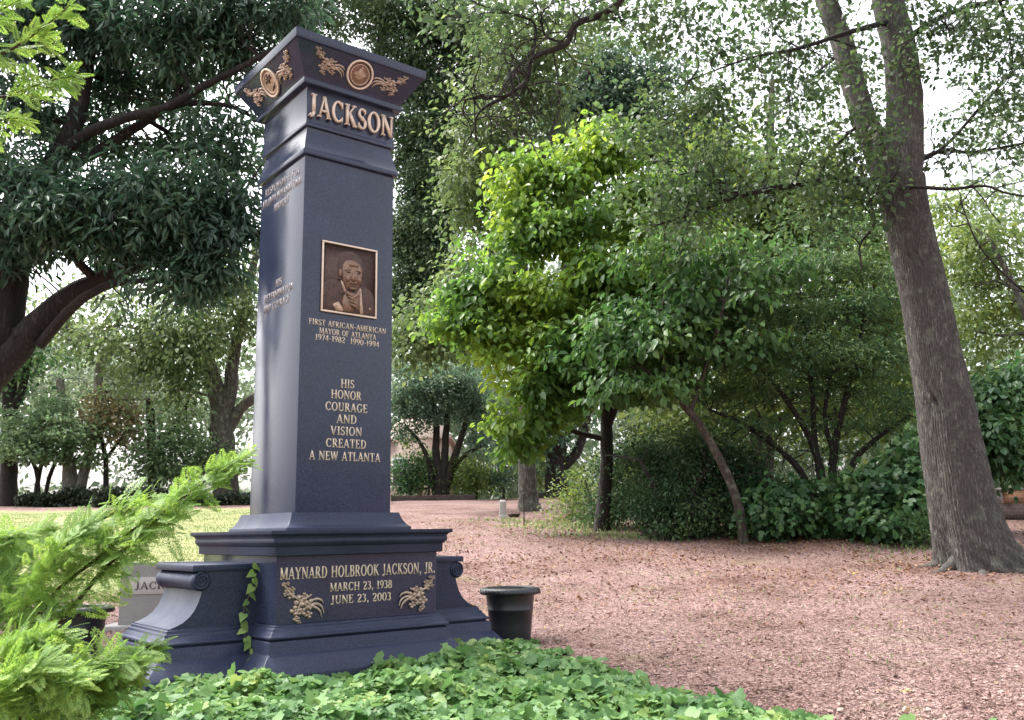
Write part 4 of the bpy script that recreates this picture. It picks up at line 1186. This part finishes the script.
GL_ = 'trees beyond the lawn'
simple('lawn_tree', 'forked grey trunk just left of pillar with drooping olive foliage', (226, 500), [
    [(226, 505, 14), (224, 460, 12), (222, 430, 11.5), (219, 405, 10), (205, 350, 7), (190, 290, 5), (170, 220, 3)],
    [(224, 425, 8), (230, 390, 7.5), (236, 345, 6), (248, 290, 5), (262, 230, 3)], [(226, 435, 6), (240, 410, 5.5), (258, 396, 5), (290, 380, 3)]],
    [(120, 325, -2, 45, 32, 16), (165, 340, -2, 45, 35, 26), (205, 345, -2, 40, 38, 24), (240, 320, -1, 30, 45, 20), (190, 300, -1, 60, 30, 22), (100, 300, -1, 40, 30, 10), (235, 270, 0, 30, 40, 14), (140, 370, -2, 40, 22, 12), (185, 388, -2, 35, 18, 12), (80, 345, -1.5, 40, 25, 10), (40, 320, -1, 40, 20, 8)],
    LEAF['olive'], BARK_GREY, .27, tpl=T_DIAMOND, dens=.85, per=52, crad=.75, flat=.8, droop=.5, twig=.9, group=GL_, twigr=.016)
simple('lawn_tree', 'dark straight trunk at the far left edge beyond the lawn', (8, 504), [
    [(8, 508, 9), (9, 460, 8), (10, 410, 7), (8, 350, 6), (0, 280, 4)], [(9, 415, 5), (22, 390, 4), (30, 350, 3)]],
    [(0, 385, 0, 45, 25, 16), (30, 350, 0, 40, 25, 12), (-20, 320, 0, 40, 30, 10)], LEAF['dogwood'], BARK_DARK, .26, tpl=T_DIAMOND, per=60, crad=.7, group=GL_, twigr=.014)
simple('layered_tree', 'low bright green layered tree at left beyond the lawn', (38, 503), [
    [(34, 505, 2.5), (40, 470, 2.2), (50, 440, 2)], [(40, 505, 2), (36, 470, 2), (20, 440, 2)], [(42, 505, 2), (52, 470, 2), (70, 440, 1.6)]],
    [(10, 440, -1, 30, 16, 16), (45, 425, -1, 35, 18, 22), (75, 435, -1, 30, 18, 18), (30, 455, -1, 35, 12, 16), (75, 458, -1, 25, 10, 10), (50, 405, -.5, 30, 14, 12)],
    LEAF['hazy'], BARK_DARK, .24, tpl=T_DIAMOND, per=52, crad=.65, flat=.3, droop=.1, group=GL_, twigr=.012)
simple('russet_tree', 'small thin-trunked tree turning russet beyond the lawn', (106, 500), [
    [(106, 505, 3), (106, 475, 2.6), (105, 455, 2.4), (98, 425, 2)], [(105, 460, 1.8), (120, 440, 1.6), (135, 420, 1.2)]],
    [(110, 415, 0, 34, 14, 18), (130, 430, 0, 28, 14, 12), (90, 432, 0, 24, 12, 12), (110, 400, 0, 24, 10, 8), (140, 445, 0, 16, 8, 5)],
    LEAF['russet'], BARK_DARK, .22, tpl=T_DIAMOND, per=42, crad=.6, flat=.4, group=GL_, twigr=.014)
simple('pale_trunk_tree', 'pale twin-trunked tree with haze tinted into its leaves beyond the lawn', (74, 500), [
    [(72, 506, 9), (70, 480, 7.5), (66, 440, 5), (60, 380, 4)], [(76, 490, 6), (86, 465, 5), (98, 420, 4), (98, 370, 3.5), (112, 340, 3)], [(98, 400, 3), (105, 360, 2.5), (130, 345, 2)]],
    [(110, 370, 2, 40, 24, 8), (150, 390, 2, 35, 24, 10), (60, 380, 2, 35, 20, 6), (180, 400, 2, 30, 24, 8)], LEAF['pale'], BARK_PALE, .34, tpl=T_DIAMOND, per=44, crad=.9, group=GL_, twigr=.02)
simple('teal_tree', 'blue-green broad tree between russet tree and forked trunk', (154, 502), [
    [(154, 508, 6), (154, 480, 6), (152, 455, 5), (150, 400, 4)], [(153, 460, 3.5), (172, 430, 3), (190, 400, 2)]],
    [(160, 440, -.5, 32, 18, 18), (190, 445, -.5, 32, 22, 22), (150, 465, -.5, 26, 12, 14), (200, 470, -.5, 24, 12, 12), (185, 410, 0, 30, 18, 12), (165, 475, -.5, 22, 8, 8), (235, 460, 0, 20, 22, 12)],
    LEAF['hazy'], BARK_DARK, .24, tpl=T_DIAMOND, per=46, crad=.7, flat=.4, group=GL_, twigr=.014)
simple('multi_stem_tree', 'small dark multi-stemmed tree just right of the pillar', (438, 496), [
    [(438, 499, 8), (440, 480, 5), (436, 455, 4), (436, 420, 3), (430, 390, 2)], [(440, 495, 6), (444, 470, 4), (446, 430, 3.4), (450, 400, 2)], [(442, 490, 5), (452, 465, 4), (462, 435, 3), (470, 405, 2)],
    [(437, 485, 3), (428, 460, 2.4), (418, 440, 1.6), (405, 425, 1)], [(446, 480, 3), (465, 455, 2), (485, 445, 1.2)]],
    [(405, 400, 0, 26, 18, 16), (430, 385, -.5, 34, 20, 26), (460, 385, -.5, 34, 20, 26), (420, 415, -.5, 28, 12, 14), (455, 408, -.5, 34, 12, 16), (485, 410, 0, 20, 18, 12), (480, 440, 0, 18, 12, 7), (400, 430, 0, 16, 12, 7), (415, 365, 0, 30, 10, 8)],
    LEAF['blue'], BARK_DARK, .17, tpl=T_DIAMOND, per=80, crad=.50, flat=.5, group='trees behind the mulch', twigr=.012)
simple('grey_trunk_tree', 'grey flared trunk beside white post, tall olive crown', (530, 511), [
    [(531, 514, 13), (529, 500, 10), (527, 480, 9), (527, 430, 8.5), (525, 340, 8), (520, 250, 7), (515, 160, 5), (512, 80, 3.5), (505, 0, 2)], [(522, 260, 4), (490, 200, 3), (470, 150, 2)], [(518, 200, 4), (550, 140, 3), (560, 90, 2)]],
    [(485, 130, 0, 45, 30, 20), (500, 175, 0, 45, 30, 22), (530, 110, 0, 40, 40, 18), (510, 60, 0, 45, 35, 16), (545, 60, 0, 45, 35, 16), (470, 180, 0, 30, 35, 12), (475, 220, .5, 25, 35, 10), (520, 20, 0, 60, 25, 10), (440, 330, 1, 40, 40, 22), (410, 340, 1, 25, 35, 12), (470, 280, 1, 30, 40, 14)],
    LEAF['olive'], BARK_GREY, .24, dens=1.05, tpl=T_DIAMOND, per=60, crad=.75, flat=.7, droop=.3, twig=.7, group='trees behind the mulch', twigr=.014)
simple('dark_trunk_tree', 'dark trunk deep in shade behind bright magnolia, blue-green crown', (556, 493), [
    [(556, 497, 12), (556, 470, 10), (557, 430, 9), (560, 330, 8), (575, 220, 7), (585, 130, 5), (590, 60, 3)], [(558, 470, 6), (575, 455, 5), (585, 430, 4), (590, 400, 3)], [(580, 180, 4), (620, 120, 3), (650, 80, 2)]],
    [(560, 115, 1, 38, 35, 26), (590, 100, 1, 38, 35, 28), (570, 155, 1, 40, 30, 26), (625, 110, 1, 38, 35, 26), (650, 75, 1, 36, 30, 18), (600, 60, 1, 36, 28, 16), (690, 130, 1, 38, 34, 20), (660, 150, 1, 40, 28, 20), (720, 170, 1, 40, 34, 18), (560, 400, 0, 30, 40, 18), (545, 440, 0, 22, 20, 10)],
    LEAF['blue'], BARK_DARK, .26, tpl=T_DIAMOND, per=80, dens=1.5, crad=.95, flat=.7, droop=.3, group='trees behind the mulch', twigr=.016)
simple('magnolia_tree', 'bright yellow-green large-leaved magnolia on a dark upright trunk', (603, 531), [
    [(602, 536, 9), (604, 500, 7), (607, 460, 6.5), (606, 420, 6), (602, 370, 5), (590, 310, 4), (570, 250, 3), (555, 190, 2)], [(606, 430, 4.5), (625, 380, 4), (640, 320, 3), (645, 250, 2.4), (635, 190, 1.5)],
    [(604, 400, 4), (570, 370, 3), (530, 340, 2.4), (490, 325, 1.6), (450, 318, 1)], [(600, 370, 3), (560, 320, 2.4), (520, 280, 2), (490, 250, 1)], [(606, 440, 3), (570, 430, 2.4), (540, 415, 1.6), (520, 425, 1)]],
    [(535, 195, 0, 40, 35, 26), (570, 170, 0, 40, 32, 26), (520, 235, -.3, 38, 28, 26), (570, 225, -.5, 45, 35, 40), (615, 160, 0, 34, 35, 22), (630, 205, -.2, 40, 35, 30), (500, 285, -.4, 38, 24, 26), (470, 320, -.5, 36, 18, 22), (530, 300, -.6, 42, 30, 38), (590, 280, -.8, 48, 36, 50),
     (455, 325, -.4, 24, 14, 10), (500, 345, -.6, 36, 20, 24), (560, 350, -.8, 48, 28, 42), (620, 330, -.8, 44, 36, 44), (660, 280, -.3, 40, 38, 34), (535, 390, -.8, 40, 20, 24), (585, 375, -.8, 44, 20, 24), (518, 425, -.8, 26, 18, 15), (555, 415, -.6, 26, 12, 8), (522, 455, -.6, 12, 14, 5), (640, 360, -.6, 36, 22, 16), (672, 335, -.6, 40, 22, 18), (650, 300, -.6, 40, 24, 18), (700, 310, -.4, 34, 20, 10), (605, 130, .2, 22, 16, 8), (520, 160, .2, 26, 16, 9), (665, 190, .2, 38, 30, 24), (700, 225, .2, 36, 28, 20), (670, 235, 0, 40, 30, 24), (690, 270, 0, 34, 26, 16), (455, 290, -.2, 22, 14, 8)],
    LEAF['bright'], BARK_DARK, .21, tpl=T_OVAL, per=27, crad=.34, flat=.38, droop=.4, twig=.8, bridge=.2, dens=1.15, group='trees at the edge of the mulch', twigr=.009)
simple('leaning_tree', 'slim trunk leaning left out of the mulch, dark drooping leaves', (743, 543), [
    [(744, 547, 6), (742, 525, 5), (735, 495, 4.6), (720, 460, 4.4), (700, 425, 4), (680, 402, 3.6), (662, 385, 3), (640, 365, 2)], [(690, 412, 2.6), (705, 370, 2.2), (720, 320, 1.8), (730, 270, 1)], [(670, 392, 2.4), (660, 340, 2), (665, 290, 1)]],
    [(680, 310, .3, 50, 24, 22), (725, 300, .6, 50, 24, 18), (690, 350, .2, 56, 18, 20), (645, 345, .0, 44, 20, 18), (735, 345, .4, 46, 18, 11), (665, 385, .0, 50, 13, 14), (715, 255, .7, 60, 22, 16), (770, 275, .8, 52, 24, 11), (625, 390, .0, 40, 12, 10), (650, 260, .4, 50, 24, 12), (610, 330, .3, 40, 26, 12)],
    LEAF['shade'], BARK_BROWN, .19, tpl=T_OVAL, per=30, crad=.38, flat=.34, droop=.5, twig=1.0, bridge=.35, group='trees at the edge of the mulch', twigr=.009)
simple('layered_tree', 'wide spreading tree with many dark fanned stems beside the oak', (828, 533), [
    [(826, 537, 7), (824, 500, 5), (818, 460, 4), (800, 420, 3), (770, 380, 2.2), (740, 350, 1.2)], [(828, 537, 6), (832, 495, 5), (834, 450, 4), (845, 400, 3), (860, 340, 2), (865, 300, 1)],
    [(824, 520, 4), (805, 480, 3.6), (780, 450, 3), (745, 425, 2.2), (710, 410, 1.2)], [(830, 515, 4), (850, 470, 3.4), (875, 440, 2.6), (910, 415, 1.6)], [(826, 500, 4), (815, 440, 3), (812, 390, 2.4), (805, 330, 1.6), (800, 290, 1)],
    [(822, 530, 4), (795, 500, 3), (765, 480, 2.6), (730, 465, 1.6)], [(832, 520, 3), (862, 495, 2.6), (895, 470, 1.6)], [(836, 460, 3), (825, 420, 2.4), (830, 370, 2), (825, 320, 1)]],
    [(800, 270, .3, 50, 20, 24), (860, 265, .3, 50, 22, 26), (740, 310, .2, 40, 18, 16), (790, 310, -.2, 50, 16, 24), (860, 310, -.2, 45, 18, 24), (740, 355, -.3, 45, 14, 20), (810, 350, -.5, 50, 14, 24), (880, 350, -.3, 38, 16, 18), (720, 395, .3, 36, 12, 14), (780, 395, .2, 50, 9, 13), (850, 390, .2, 48, 9, 13), (820, 372, -.2, 60, 7, 10), (770, 372, -.6, 40, 8, 10), (860, 368, -.6, 40, 8, 10),
     (900, 395, -.2, 28, 14, 12), (745, 425, .2, 44, 8, 10), (885, 422, .2, 38, 10, 10), (820, 425, .2, 50, 7, 8), (770, 450, .3, 40, 7, 7), (850, 452, .3, 36, 7, 6), (830, 230, .6, 60, 18, 18), (910, 300, .3, 20, 30, 10), (700, 440, -.3, 30, 10, 8)],
    LEAF['maple'], BARK_DARK, .135, tpl=T_LANCE, per=56, crad=.46, flat=.20, droop=.2, twig=1.0, bridge=.2, dens=.95, bare=110, group='trees at the edge of the mulch', twigr=.010)
simple('yellowing_tree', 'pale yellow-green tree behind the oak at the right edge', (1062, 521), [
    [(1062, 525, 8), (1058, 460, 7), (1046, 380, 5), (1020, 300, 3.4), (990, 240, 2)], [(1050, 390, 4), (1060, 330, 3), (1065, 260, 2)]],
    [(970, 250, 1, 30, 28, 14), (1000, 240, 1, 36, 28, 12), (985, 290, 1, 34, 24, 16), (1015, 310, 1, 30, 30, 10), (970, 330, 1, 24, 28, 12), (1000, 370, 1, 34, 26, 16), (960, 210, 2, 30, 20, 8), (1010, 410, 0, 30, 22, 16)],
    LEAF['yellow'], BARK_GREY, .15, tpl=T_DIAMOND, per=90, crad=.7, flat=.45, droop=.4, dens=.8, bridge=.15, bare=40, group='trees behind the mulch', twigr=.012)
simple('understory_tree', 'broad fresh green understory tree at right of the oak trunk', (1052, 532), [
    [(1052, 540, 4), (1046, 500, 3.6), (1030, 460, 3), (1000, 425, 2)], [(1044, 490, 2.4), (1050, 450, 2), (1060, 420, 1.4)]],
    [(990, 400, 0, 30, 22, 18), (1015, 430, -.3, 30, 24, 22), (985, 440, -.3, 24, 20, 16), (1010, 465, -.3, 26, 14, 10), (1020, 380, 0, 26, 20, 12)],
    LEAF['dogwood'], BARK_BROWN, .19, tpl=T_OVAL, per=50, crad=.42, flat=.5, droop=.4, group='trees behind the mulch', twigr=.010)
simple('woodland_tree', 'tall sunlit yellow-green tree behind the wide spreading tree', (760, 512), [
    [(760, 517, 13), (762, 440, 12), (765, 340, 10), (768, 240, 8), (770, 150, 5), (772, 80, 3)], [(766, 280, 5), (720, 220, 4), (690, 180, 2)], [(768, 250, 5), (820, 190, 4), (850, 150, 2)]],
    [(700, 200, 0, 55, 32, 26), (760, 190, 0, 55, 34, 26), (820, 200, 0, 50, 34, 24), (680, 250, 0, 45, 30, 22), (740, 250, 0, 55, 28, 26), (860, 240, 0, 45, 32, 20), (800, 250, 0, 50, 28, 22), (880, 290, 0, 40, 34, 16), (700, 300, 0, 50, 30, 18), (780, 330, 0, 60, 30, 18), (900, 350, 0, 36, 40, 14), (850, 330, 0, 40, 30, 14), (760, 400, 0, 70, 36, 22), (870, 410, 0, 60, 36, 18), (680, 400, 0, 45, 36, 16), (720, 150, 0, 45, 25, 10)],
    LEAF['yellow'], BARK_GREY, .25, tpl=T_DIAMOND, per=64, crad=.95, flat=.7, droop=.3, group='trees behind the mulch', twigr=.016)

# shrubs
simple('dense_shrub', 'dense dark small-leaved shrub mound behind the upright magnolia trunk', (668, 540), [[(668, 544, 4), (660, 500, 3), (640, 460, 2)], [(668, 544, 4), (690, 500, 3), (710, 460, 2)]],
    [(626, 500, 2.9, 32, 28, 26), (655, 475, 1.6, 36, 26, 30), (645, 448, 2.2, 40, 9, 14), (690, 478, .5, 36, 28, 30), (722, 500, .4, 34, 26, 26), (748, 478, .5, 30, 26, 20), (675, 518, .1, 40, 16, 24), (735, 522, 0, 34, 14, 18),
     (700, 445, .9, 46, 10, 14), (616, 462, 3.0, 26, 10, 9), (765, 500, .4, 22, 24, 14), (600, 520, 2.9, 26, 14, 11), (660, 500, .2, 30, 20, 22), (730, 455, .8, 30, 12, 8)],
    LEAF['shrub'], BARK_DARK, .085, tpl=T_DIAMOND, per=96, crad=.36, flat=.62, droop=.3, cat='shrub', group='shrubs under the trees', twig=.4, upright=.8, shell=1.6, bridge=.4, bare=30)
simple('light_shrub', 'loose pale green shrub left of the dense dark mound', (592, 524), [[(592, 528, 2), (590, 500, 1.6), (585, 480, 1)], [(596, 528, 2), (606, 490, 1.6), (612, 465, 1)]],
    [(586, 495, 1.6, 20, 26, 14), (616, 470, 3.0, 26, 20, 14), (580, 514, 1.2, 18, 12, 9), (570, 505, 1.2, 16, 16, 7)],
    LEAF['yellow'], BARK_BROWN, .10, tpl=T_DIAMOND, per=60, crad=.36, flat=.7, cat='shrub', group='shrubs under the trees', twigr=.007)
simple('lobed_shrub', 'big lobed-leaf shrub between spreading tree and oak trunk', (885, 541), [[(885, 545, 3), (880, 510, 2.4), (875, 480, 1.6)], [(888, 545, 3), (900, 500, 2.4), (905, 465, 1.6)]],
    [(875, 490, .1, 30, 20, 17), (905, 485, 0, 28, 30, 24), (890, 518, -.2, 40, 16, 22), (918, 455, .2, 20, 22, 12), (852, 518, .1, 26, 16, 12)],
    LEAF['hydrangea'], BARK_BROWN, .155, tpl=T_LOBED, per=42, crad=.36, flat=.6, droop=.45, cat='shrub', group='shrubs under the trees')
simple('lobed_shrub', 'big lobed-leaf shrub right of the leaning slim trunk', (792, 540), [[(792, 545, 3), (788, 510, 2.4), (785, 490, 1.6)], [(796, 545, 3), (808, 510, 2.4), (815, 490, 1.6)]],
    [(780, 505, 0, 22, 18, 14), (812, 519, -.1, 28, 14, 16), (775, 522, -.1, 18, 12, 8), (798, 495, .3, 20, 12, 7)],
    LEAF['hydrangea'], BARK_BROWN, .145, tpl=T_LOBED, per=40, crad=.34, flat=.6, droop=.45, cat='shrub', group='shrubs under the trees')
simple('low_shrub', 'low spiky green plant at the foot of the oak', (915, 548), [[(915, 550, 1), (914, 540, .6), (912, 530, .4)]],
    [(912, 535, 0, 16, 12, 10), (925, 525, .1, 14, 16, 8)], LEAF['maple'], BARK_BROWN, .14, tpl=T_NARROW, per=34, crad=.22, flat=.8, droop=-.3, cat='shrub', group='shrubs under the trees')
for lab, bx, leaf, B in (
    ('low bright green shrub behind the timber border right of pillar', (410, 494), 'dogwood', [(403, 484, 0, 14, 9, 12), (418, 480, 0, 13, 10, 10), (398, 468, 0, 10, 10, 6), (424, 466, .3, 10, 10, 6)]),
    ('yellow-green shrub right of the small multi-stemmed tree', (476, 494), 'yellow', [(470, 470, 0, 16, 16, 12), (485, 480, 0, 18, 12, 12), (465, 486, 0, 14, 8, 8)]),
    ('rounded blue-green shrub left of grey flared trunk', (503, 493), 'blue', [(503, 478, 0, 12, 14, 10), (508, 460, .3, 14, 12, 8)]),
    ('loose light green shrub in front of the pinkish house', (428, 494), 'yellow', [(420, 462, .8, 14, 16, 9), (436, 478, .8, 16, 12, 10), (452, 470, .8, 12, 14, 8)]),
    ('pale green shrub glimpsed between grey and dark trunks', (545, 492), 'yellow', [(543, 475, .5, 14, 16, 9), (575, 480, .5, 16, 14, 10)])):
    simple('garden_shrub', lab, bx, [[(bx[0], bx[1] + 2, 1.5), (bx[0] + 1, bx[1] - 10, 1), (bx[0], bx[1] - 20, .5)]], B, LEAF[leaf], BARK_BROWN, .17, tpl=T_DIAMOND, per=60, crad=.45, flat=.7, cat='shrub', group='shrubs beyond the mulch', twigr=.010)

def hedge(name, label, x0, x1, y0, y1, dense, box):
    a, c = gp(x0, y1), gp(x1, y1)
    Y = min(a[1], c[1]); base = at((x0 + x1) / 2, y1, Y); base[2] = float(ground(base[0], base[1]))
    root = empty(name, base); tag(root, label, 'hedge', 'hedges beyond the lawn')
    hw = (x1 - x0) / 2 * Y / FPX; hh = (y1 - y0) * Y / FPX; dp = .9
    n = dense
    P = rng.uniform(-1, 1, (n, 3)) * np.array([hw, dp, .5]) + np.array([0, dp, .5])
    if box:
        P[:, 2] = np.clip(P[:, 2] * 1.05, 0, 1) * hh
    else:
        P[:, 2] *= hh * (.75 + .3 * np.sin(P[:, 0] * 2.2) * np.sin(P[:, 0] * .9 + 1))
    m = MB()
    D = rng.normal(0, 1, P.shape); N = rng.normal(0, 1, P.shape); N[:, 2] += .6
    put_leaves(m, P, D, N, rng.uniform(.10, .22, n), T_DIAMOND)
    m.build('foliage', LEAF['hedge'], root)
    for k in range(9):
        m = MB()
        x = -hw * .9 + 1.8 * hw * k / 8
        m.tube([(x, dp, -.1), (x + .05, dp, hh * .4), (x - .08, dp + .1, hh * .75)], [.05, .04, .02], 6, sub=3)
        m.build('stem', BARK_DARK, root)
hedge('hedge', 'clipped brown-green hedge block under the russet tree', 92, 152, 488, 506, 9000, True)
hedge('hedge', 'ragged dark hedge under the low bright green tree', 14, 92, 487, 506, 9000, False)
hedge('hedge', 'short dark hedge right of forked trunk beside pillar', 168, 258, 492, 505, 7000, False)

# ------------------------------------------------------------------ small things in the distance
def post():
    b, Y = foot(503, 518)
    root = empty('marker_post', b); tag(root, 'short white square stone post on the mulch', 'post')
    k = Y / FPX
    m = MB(); m.loft([(3.4 * k, 3.4 * k, -.1), (3.3 * k, 3.3 * k, 16 * k), (2.2 * k, 2.2 * k, 17.5 * k)])
    fin(m.build('shaft', STONE_PALE, root), .01)
    m = MB(); m.loft([(4.2 * k, 4.2 * k, -.1), (4.1 * k, 4.1 * k, .06), (3.6 * k, 3.6 * k, .09)])
    fin(m.build('foot', STONE_PALE, root), .01)
    b2 = gp(514, 517)
    root = empty('stone_bowl', b2); tag(root, 'low dark round bowl lying beside the white post', 'bowl')
    m = MB(); m.lathe([(.08, 0), (.14, .01), (.19, .06), (.20, .10), (.18, .10), (.14, .06), (.02, .05)], (0, 0, 0), 24)
    m.build('bowl', plain('dark_clay', (.07, .05, .045), .7), root, smooth=True)
    b3 = gp(524, 527)
    root = empty('plant_stake', b3); tag(root, 'thin dark metal stake upright in front of grey trunk', 'stake')
    k = b3[1] / FPX
    m = MB(); m.tube([(0, 0, -.1), (.005, 0, 12 * k), (0, 0, 31 * k)], [.016, .016, .014], 6)
    m.build('rod', plain('dark_metal', (.03, .03, .03), .5, .6), root)
    m = MB(); m.lathe([(.004, 31 * k), (.03, 31 * k + .01), (.03, 31 * k + .04), (.004, 31 * k + .055)], (0, 0, 0), 10)
    m.build('finial', plain('dark_metal_tip', (.04, .04, .04), .5, .6), root)
post()

def border():
    tm = plain('weathered_timber', (.055, .043, .038), .9, 0, .4, 6, .4)
    for lab, x0, x1, y in (('dark timber border edging the mulch right of pillar', 392, 474, 501), ('dark timber border edging the lawn left of pillar', 230, 262, 502), ('dark timber border edging mulch between grey and dark trunks', 536, 600, 496)):
        a, c = gp(x0, y), gp(x1, y)
        Y = (a[1] + c[1]) / 2
        A, B = at(x0, y, Y), at(x1, y, Y)
        base = (A + B) / 2; base[2] = float(ground(base[0], base[1]))
        root = empty('timber_border', base); tag(root, lab, 'border', 'timber borders')
        h = (B[0] - A[0]) / 2
        m = MB()
        n = max(2, int(h * 2 / 1.3))
        for k in range(n):
            x = -h + 2 * h * k / n
            m.box(x + .006, x + 2 * h / n - .006, -.07 + .01 * (k % 2), .07 + .01 * (k % 2), -.15, .24 + .012 * (k % 3))
        fin(m.build('beams', tm, root), .01)
        for k in range(n + 1):
            m = MB()
            x = -h + 2 * h * k / n
            m.box(x - .04, x + .04, -.12, -.072, -.15, .28)
            fin(m.build('peg', tm, root), .006)
border()

def urn():
    b, Y = foot(411, 493); Y += 3
    b = at(411, 489, Y); b[2] = float(ground(b[0], b[1]))
    root = empty('garden_urn', b); tag(root, 'small pale stone urn on pedestal among shrubs right of pillar', 'urn')
    k = Y / FPX; s = 36 * k / 1.0
    m = MB(); m.loft([(.20 * s, .20 * s, -.1), (.20 * s, .20 * s, .08 * s), (.15 * s, .15 * s, .12 * s), (.14 * s, .14 * s, .50 * s), (.19 * s, .19 * s, .54 * s), (.19 * s, .19 * s, .60 * s)])
    fin(m.build('pedestal', STONE_PALE, root), .01)
    m = MB(); m.lathe([(.10 * s, .60 * s), (.11 * s, .62 * s), (.04 * s, .68 * s), (.05 * s, .72 * s), (.14 * s, .80 * s), (.16 * s, .92 * s), (.13 * s, .96 * s), (.17 * s, 1.0 * s), (.13 * s, .99 * s), (.02 * s, .90 * s)], (0, 0, 0), 20)
    m.build('bowl', STONE, root, smooth=True)
urn()

def brick_mat(name, c1, c2, mortar, scale):
    m, t, b, new, link = mat(name)
    tc = new('ShaderNodeTexCoord')
    mp = new('ShaderNodeMapping'); mp.inputs['Rotation'].default_value = (math.pi / 2, 0, 0); link(tc.outputs['Object'], mp.inputs[0])
    br = new('ShaderNodeTexBrick'); br.inputs['Scale'].default_value = scale
    br.inputs['Color1'].default_value = (*c1, 1); br.inputs['Color2'].default_value = (*c2, 1); br.inputs['Mortar'].default_value = (*mortar, 1)
    link(mp.outputs[0], br.inputs['Vector']); link(br.outputs[0], b.inputs['Base Color'])
    b.inputs['Roughness'].default_value = .9
    bp = new('ShaderNodeBump'); bp.inputs['Strength'].default_value = .5; bp.inputs['Distance'].default_value = .01; link(br.outputs['Fac'], bp.inputs['Height']); bp.invert = True
    link(bp.outputs[0], b.inputs['Normal'])
    return m
BRICK = brick_mat('orange_brick', (.42, .20, .11), (.33, .15, .09), (.35, .32, .28), 3.0)
BRICK_DARK = brick_mat('dark_brick', (.10, .060, .058), (.07, .045, .045), (.13, .11, .10), 3.0)
def wall():
    A = gp(1000, 529); Y = A[1] + 2
    a = at(1000, 528, Y); a[2] = float(ground(a[0], a[1])) - .1
    k = Y / FPX; H = at(1000, 488, Y)[2] - a[2]
    root = empty('brick_wall', a); tag(root, 'low brick wall with orange panels and pale cap behind the oak trunk', 'wall')
    m = MB(); m.box(0, 6, 0, .45, 0, H * .56); m.build('wall', BRICK_DARK, root)
    m = MB(); m.box(.02, 5.98, .03, .42, H * .56 + .002, H - .07); m.build('brick_panel', BRICK, root)
    m = MB(); m.box(-.05, 6.05, -.06, .51, H - .068, H); m.build('coping', STONE, root)
    for i in range(5):
        m = MB(); x = .02 + i * 1.45; m.box(x, x + .13, -.012, .027, H * .56 + .004, H - .072); m.build('pier', STONE, root)
wall()

def house(name, label, x0, x1, yb, yt, Y, brickm, roofc, nwin):
    a = at((x0 + x1) / 2, yb, Y); a[2] = float(ground(a[0], a[1])) - .2
    k = Y / FPX; W = (x1 - x0) / 2 * k; H = (at(x0, yt, Y)[2] - a[2])
    root = empty(name, a); tag(root, label, 'building')
    m = MB(); m.box(-W, W, 0, 8, 0, H); m.build('wall', brickm, root)
    m = MB()
    m.rings([[(-W - .4, -.4, H + .003), (W + .4, -.4, H + .003), (W + .4, 8.4, H + .003), (-W - .4, 8.4, H + .003)], [(-W - .4, -.4, H + .15), (W + .4, -.4, H + .15), (W + .4, 8.4, H + .15), (-W - .4, 8.4, H + .15)],
             [(-W * .5, 3.8, H + 2.2), (W * .5, 3.8, H + 2.2), (W * .5, 4.2, H + 2.2), (-W * .5, 4.2, H + 2.2)]])
    m.build('roof', plain('slate_roof', roofc, .8), root)
    for i in range(nwin):
        x = -W + 2 * W * (i + .5) / nwin
        m = MB(); m.box(x - .55, x + .55, -.05, -.003, H * .35, H * .75); f = m.build('window', plain('white_trim', (.7, .7, .68), .5), root)
        m = MB(); m.box(x - .45, x + .45, -.07, -.053, H * .35 + .1, H * .75 - .1); m.build('pane', plain('window_glass', (.03, .04, .05), .1), f)
    m = MB(); m.box(-.5, .5, -.06, -.003, .2, H * .55); d = m.build('door', plain('brown_door', (.09, .05, .03), .5), root)
    m = MB(); m.lathe([(.02, 0), (.05, .02), (.05, .06), (.02, .08)], (.36, -.10, H * .3), 10); m.build('handle', BRONZE, d)
PINK = brick_mat('pink_brick', (.44, .33, .29), (.38, .28, .24), (.45, .41, .38), 1.6)
house('brick_house', 'pinkish brick house glimpsed between stems of the small multi-stemmed tree', 384, 446, 500, 440, 64, PINK, (.34, .26, .22), 2)

# far woods behind everything, one mass
def woods():
    m = MB()
    C = []
    for i in range(2300):
        x = rng.uniform(-62, 62); y = rng.uniform(72, 104)
        hgt = (1 + .28 * np.sin(x * .31) + .18 * np.sin(x * .77 + 1)) * (26 if x > -14 else 12)
        if x < -14 and rng.random() < .55: continue
        u = rng.uniform(0, 1)
        zz = u * hgt if x > -14 else (u * 12 if u < .28 else 8.5 + u * 9)
        C.append((x, y, float(ground(x, y)) + zz))
    clump_leaves(m, np.array(C), 50, 1.7, .8, .72, T_DIAMOND, .2, .7)
    tag(m.build('far_woods', LEAF['pale']), kind='stuff')
woods()
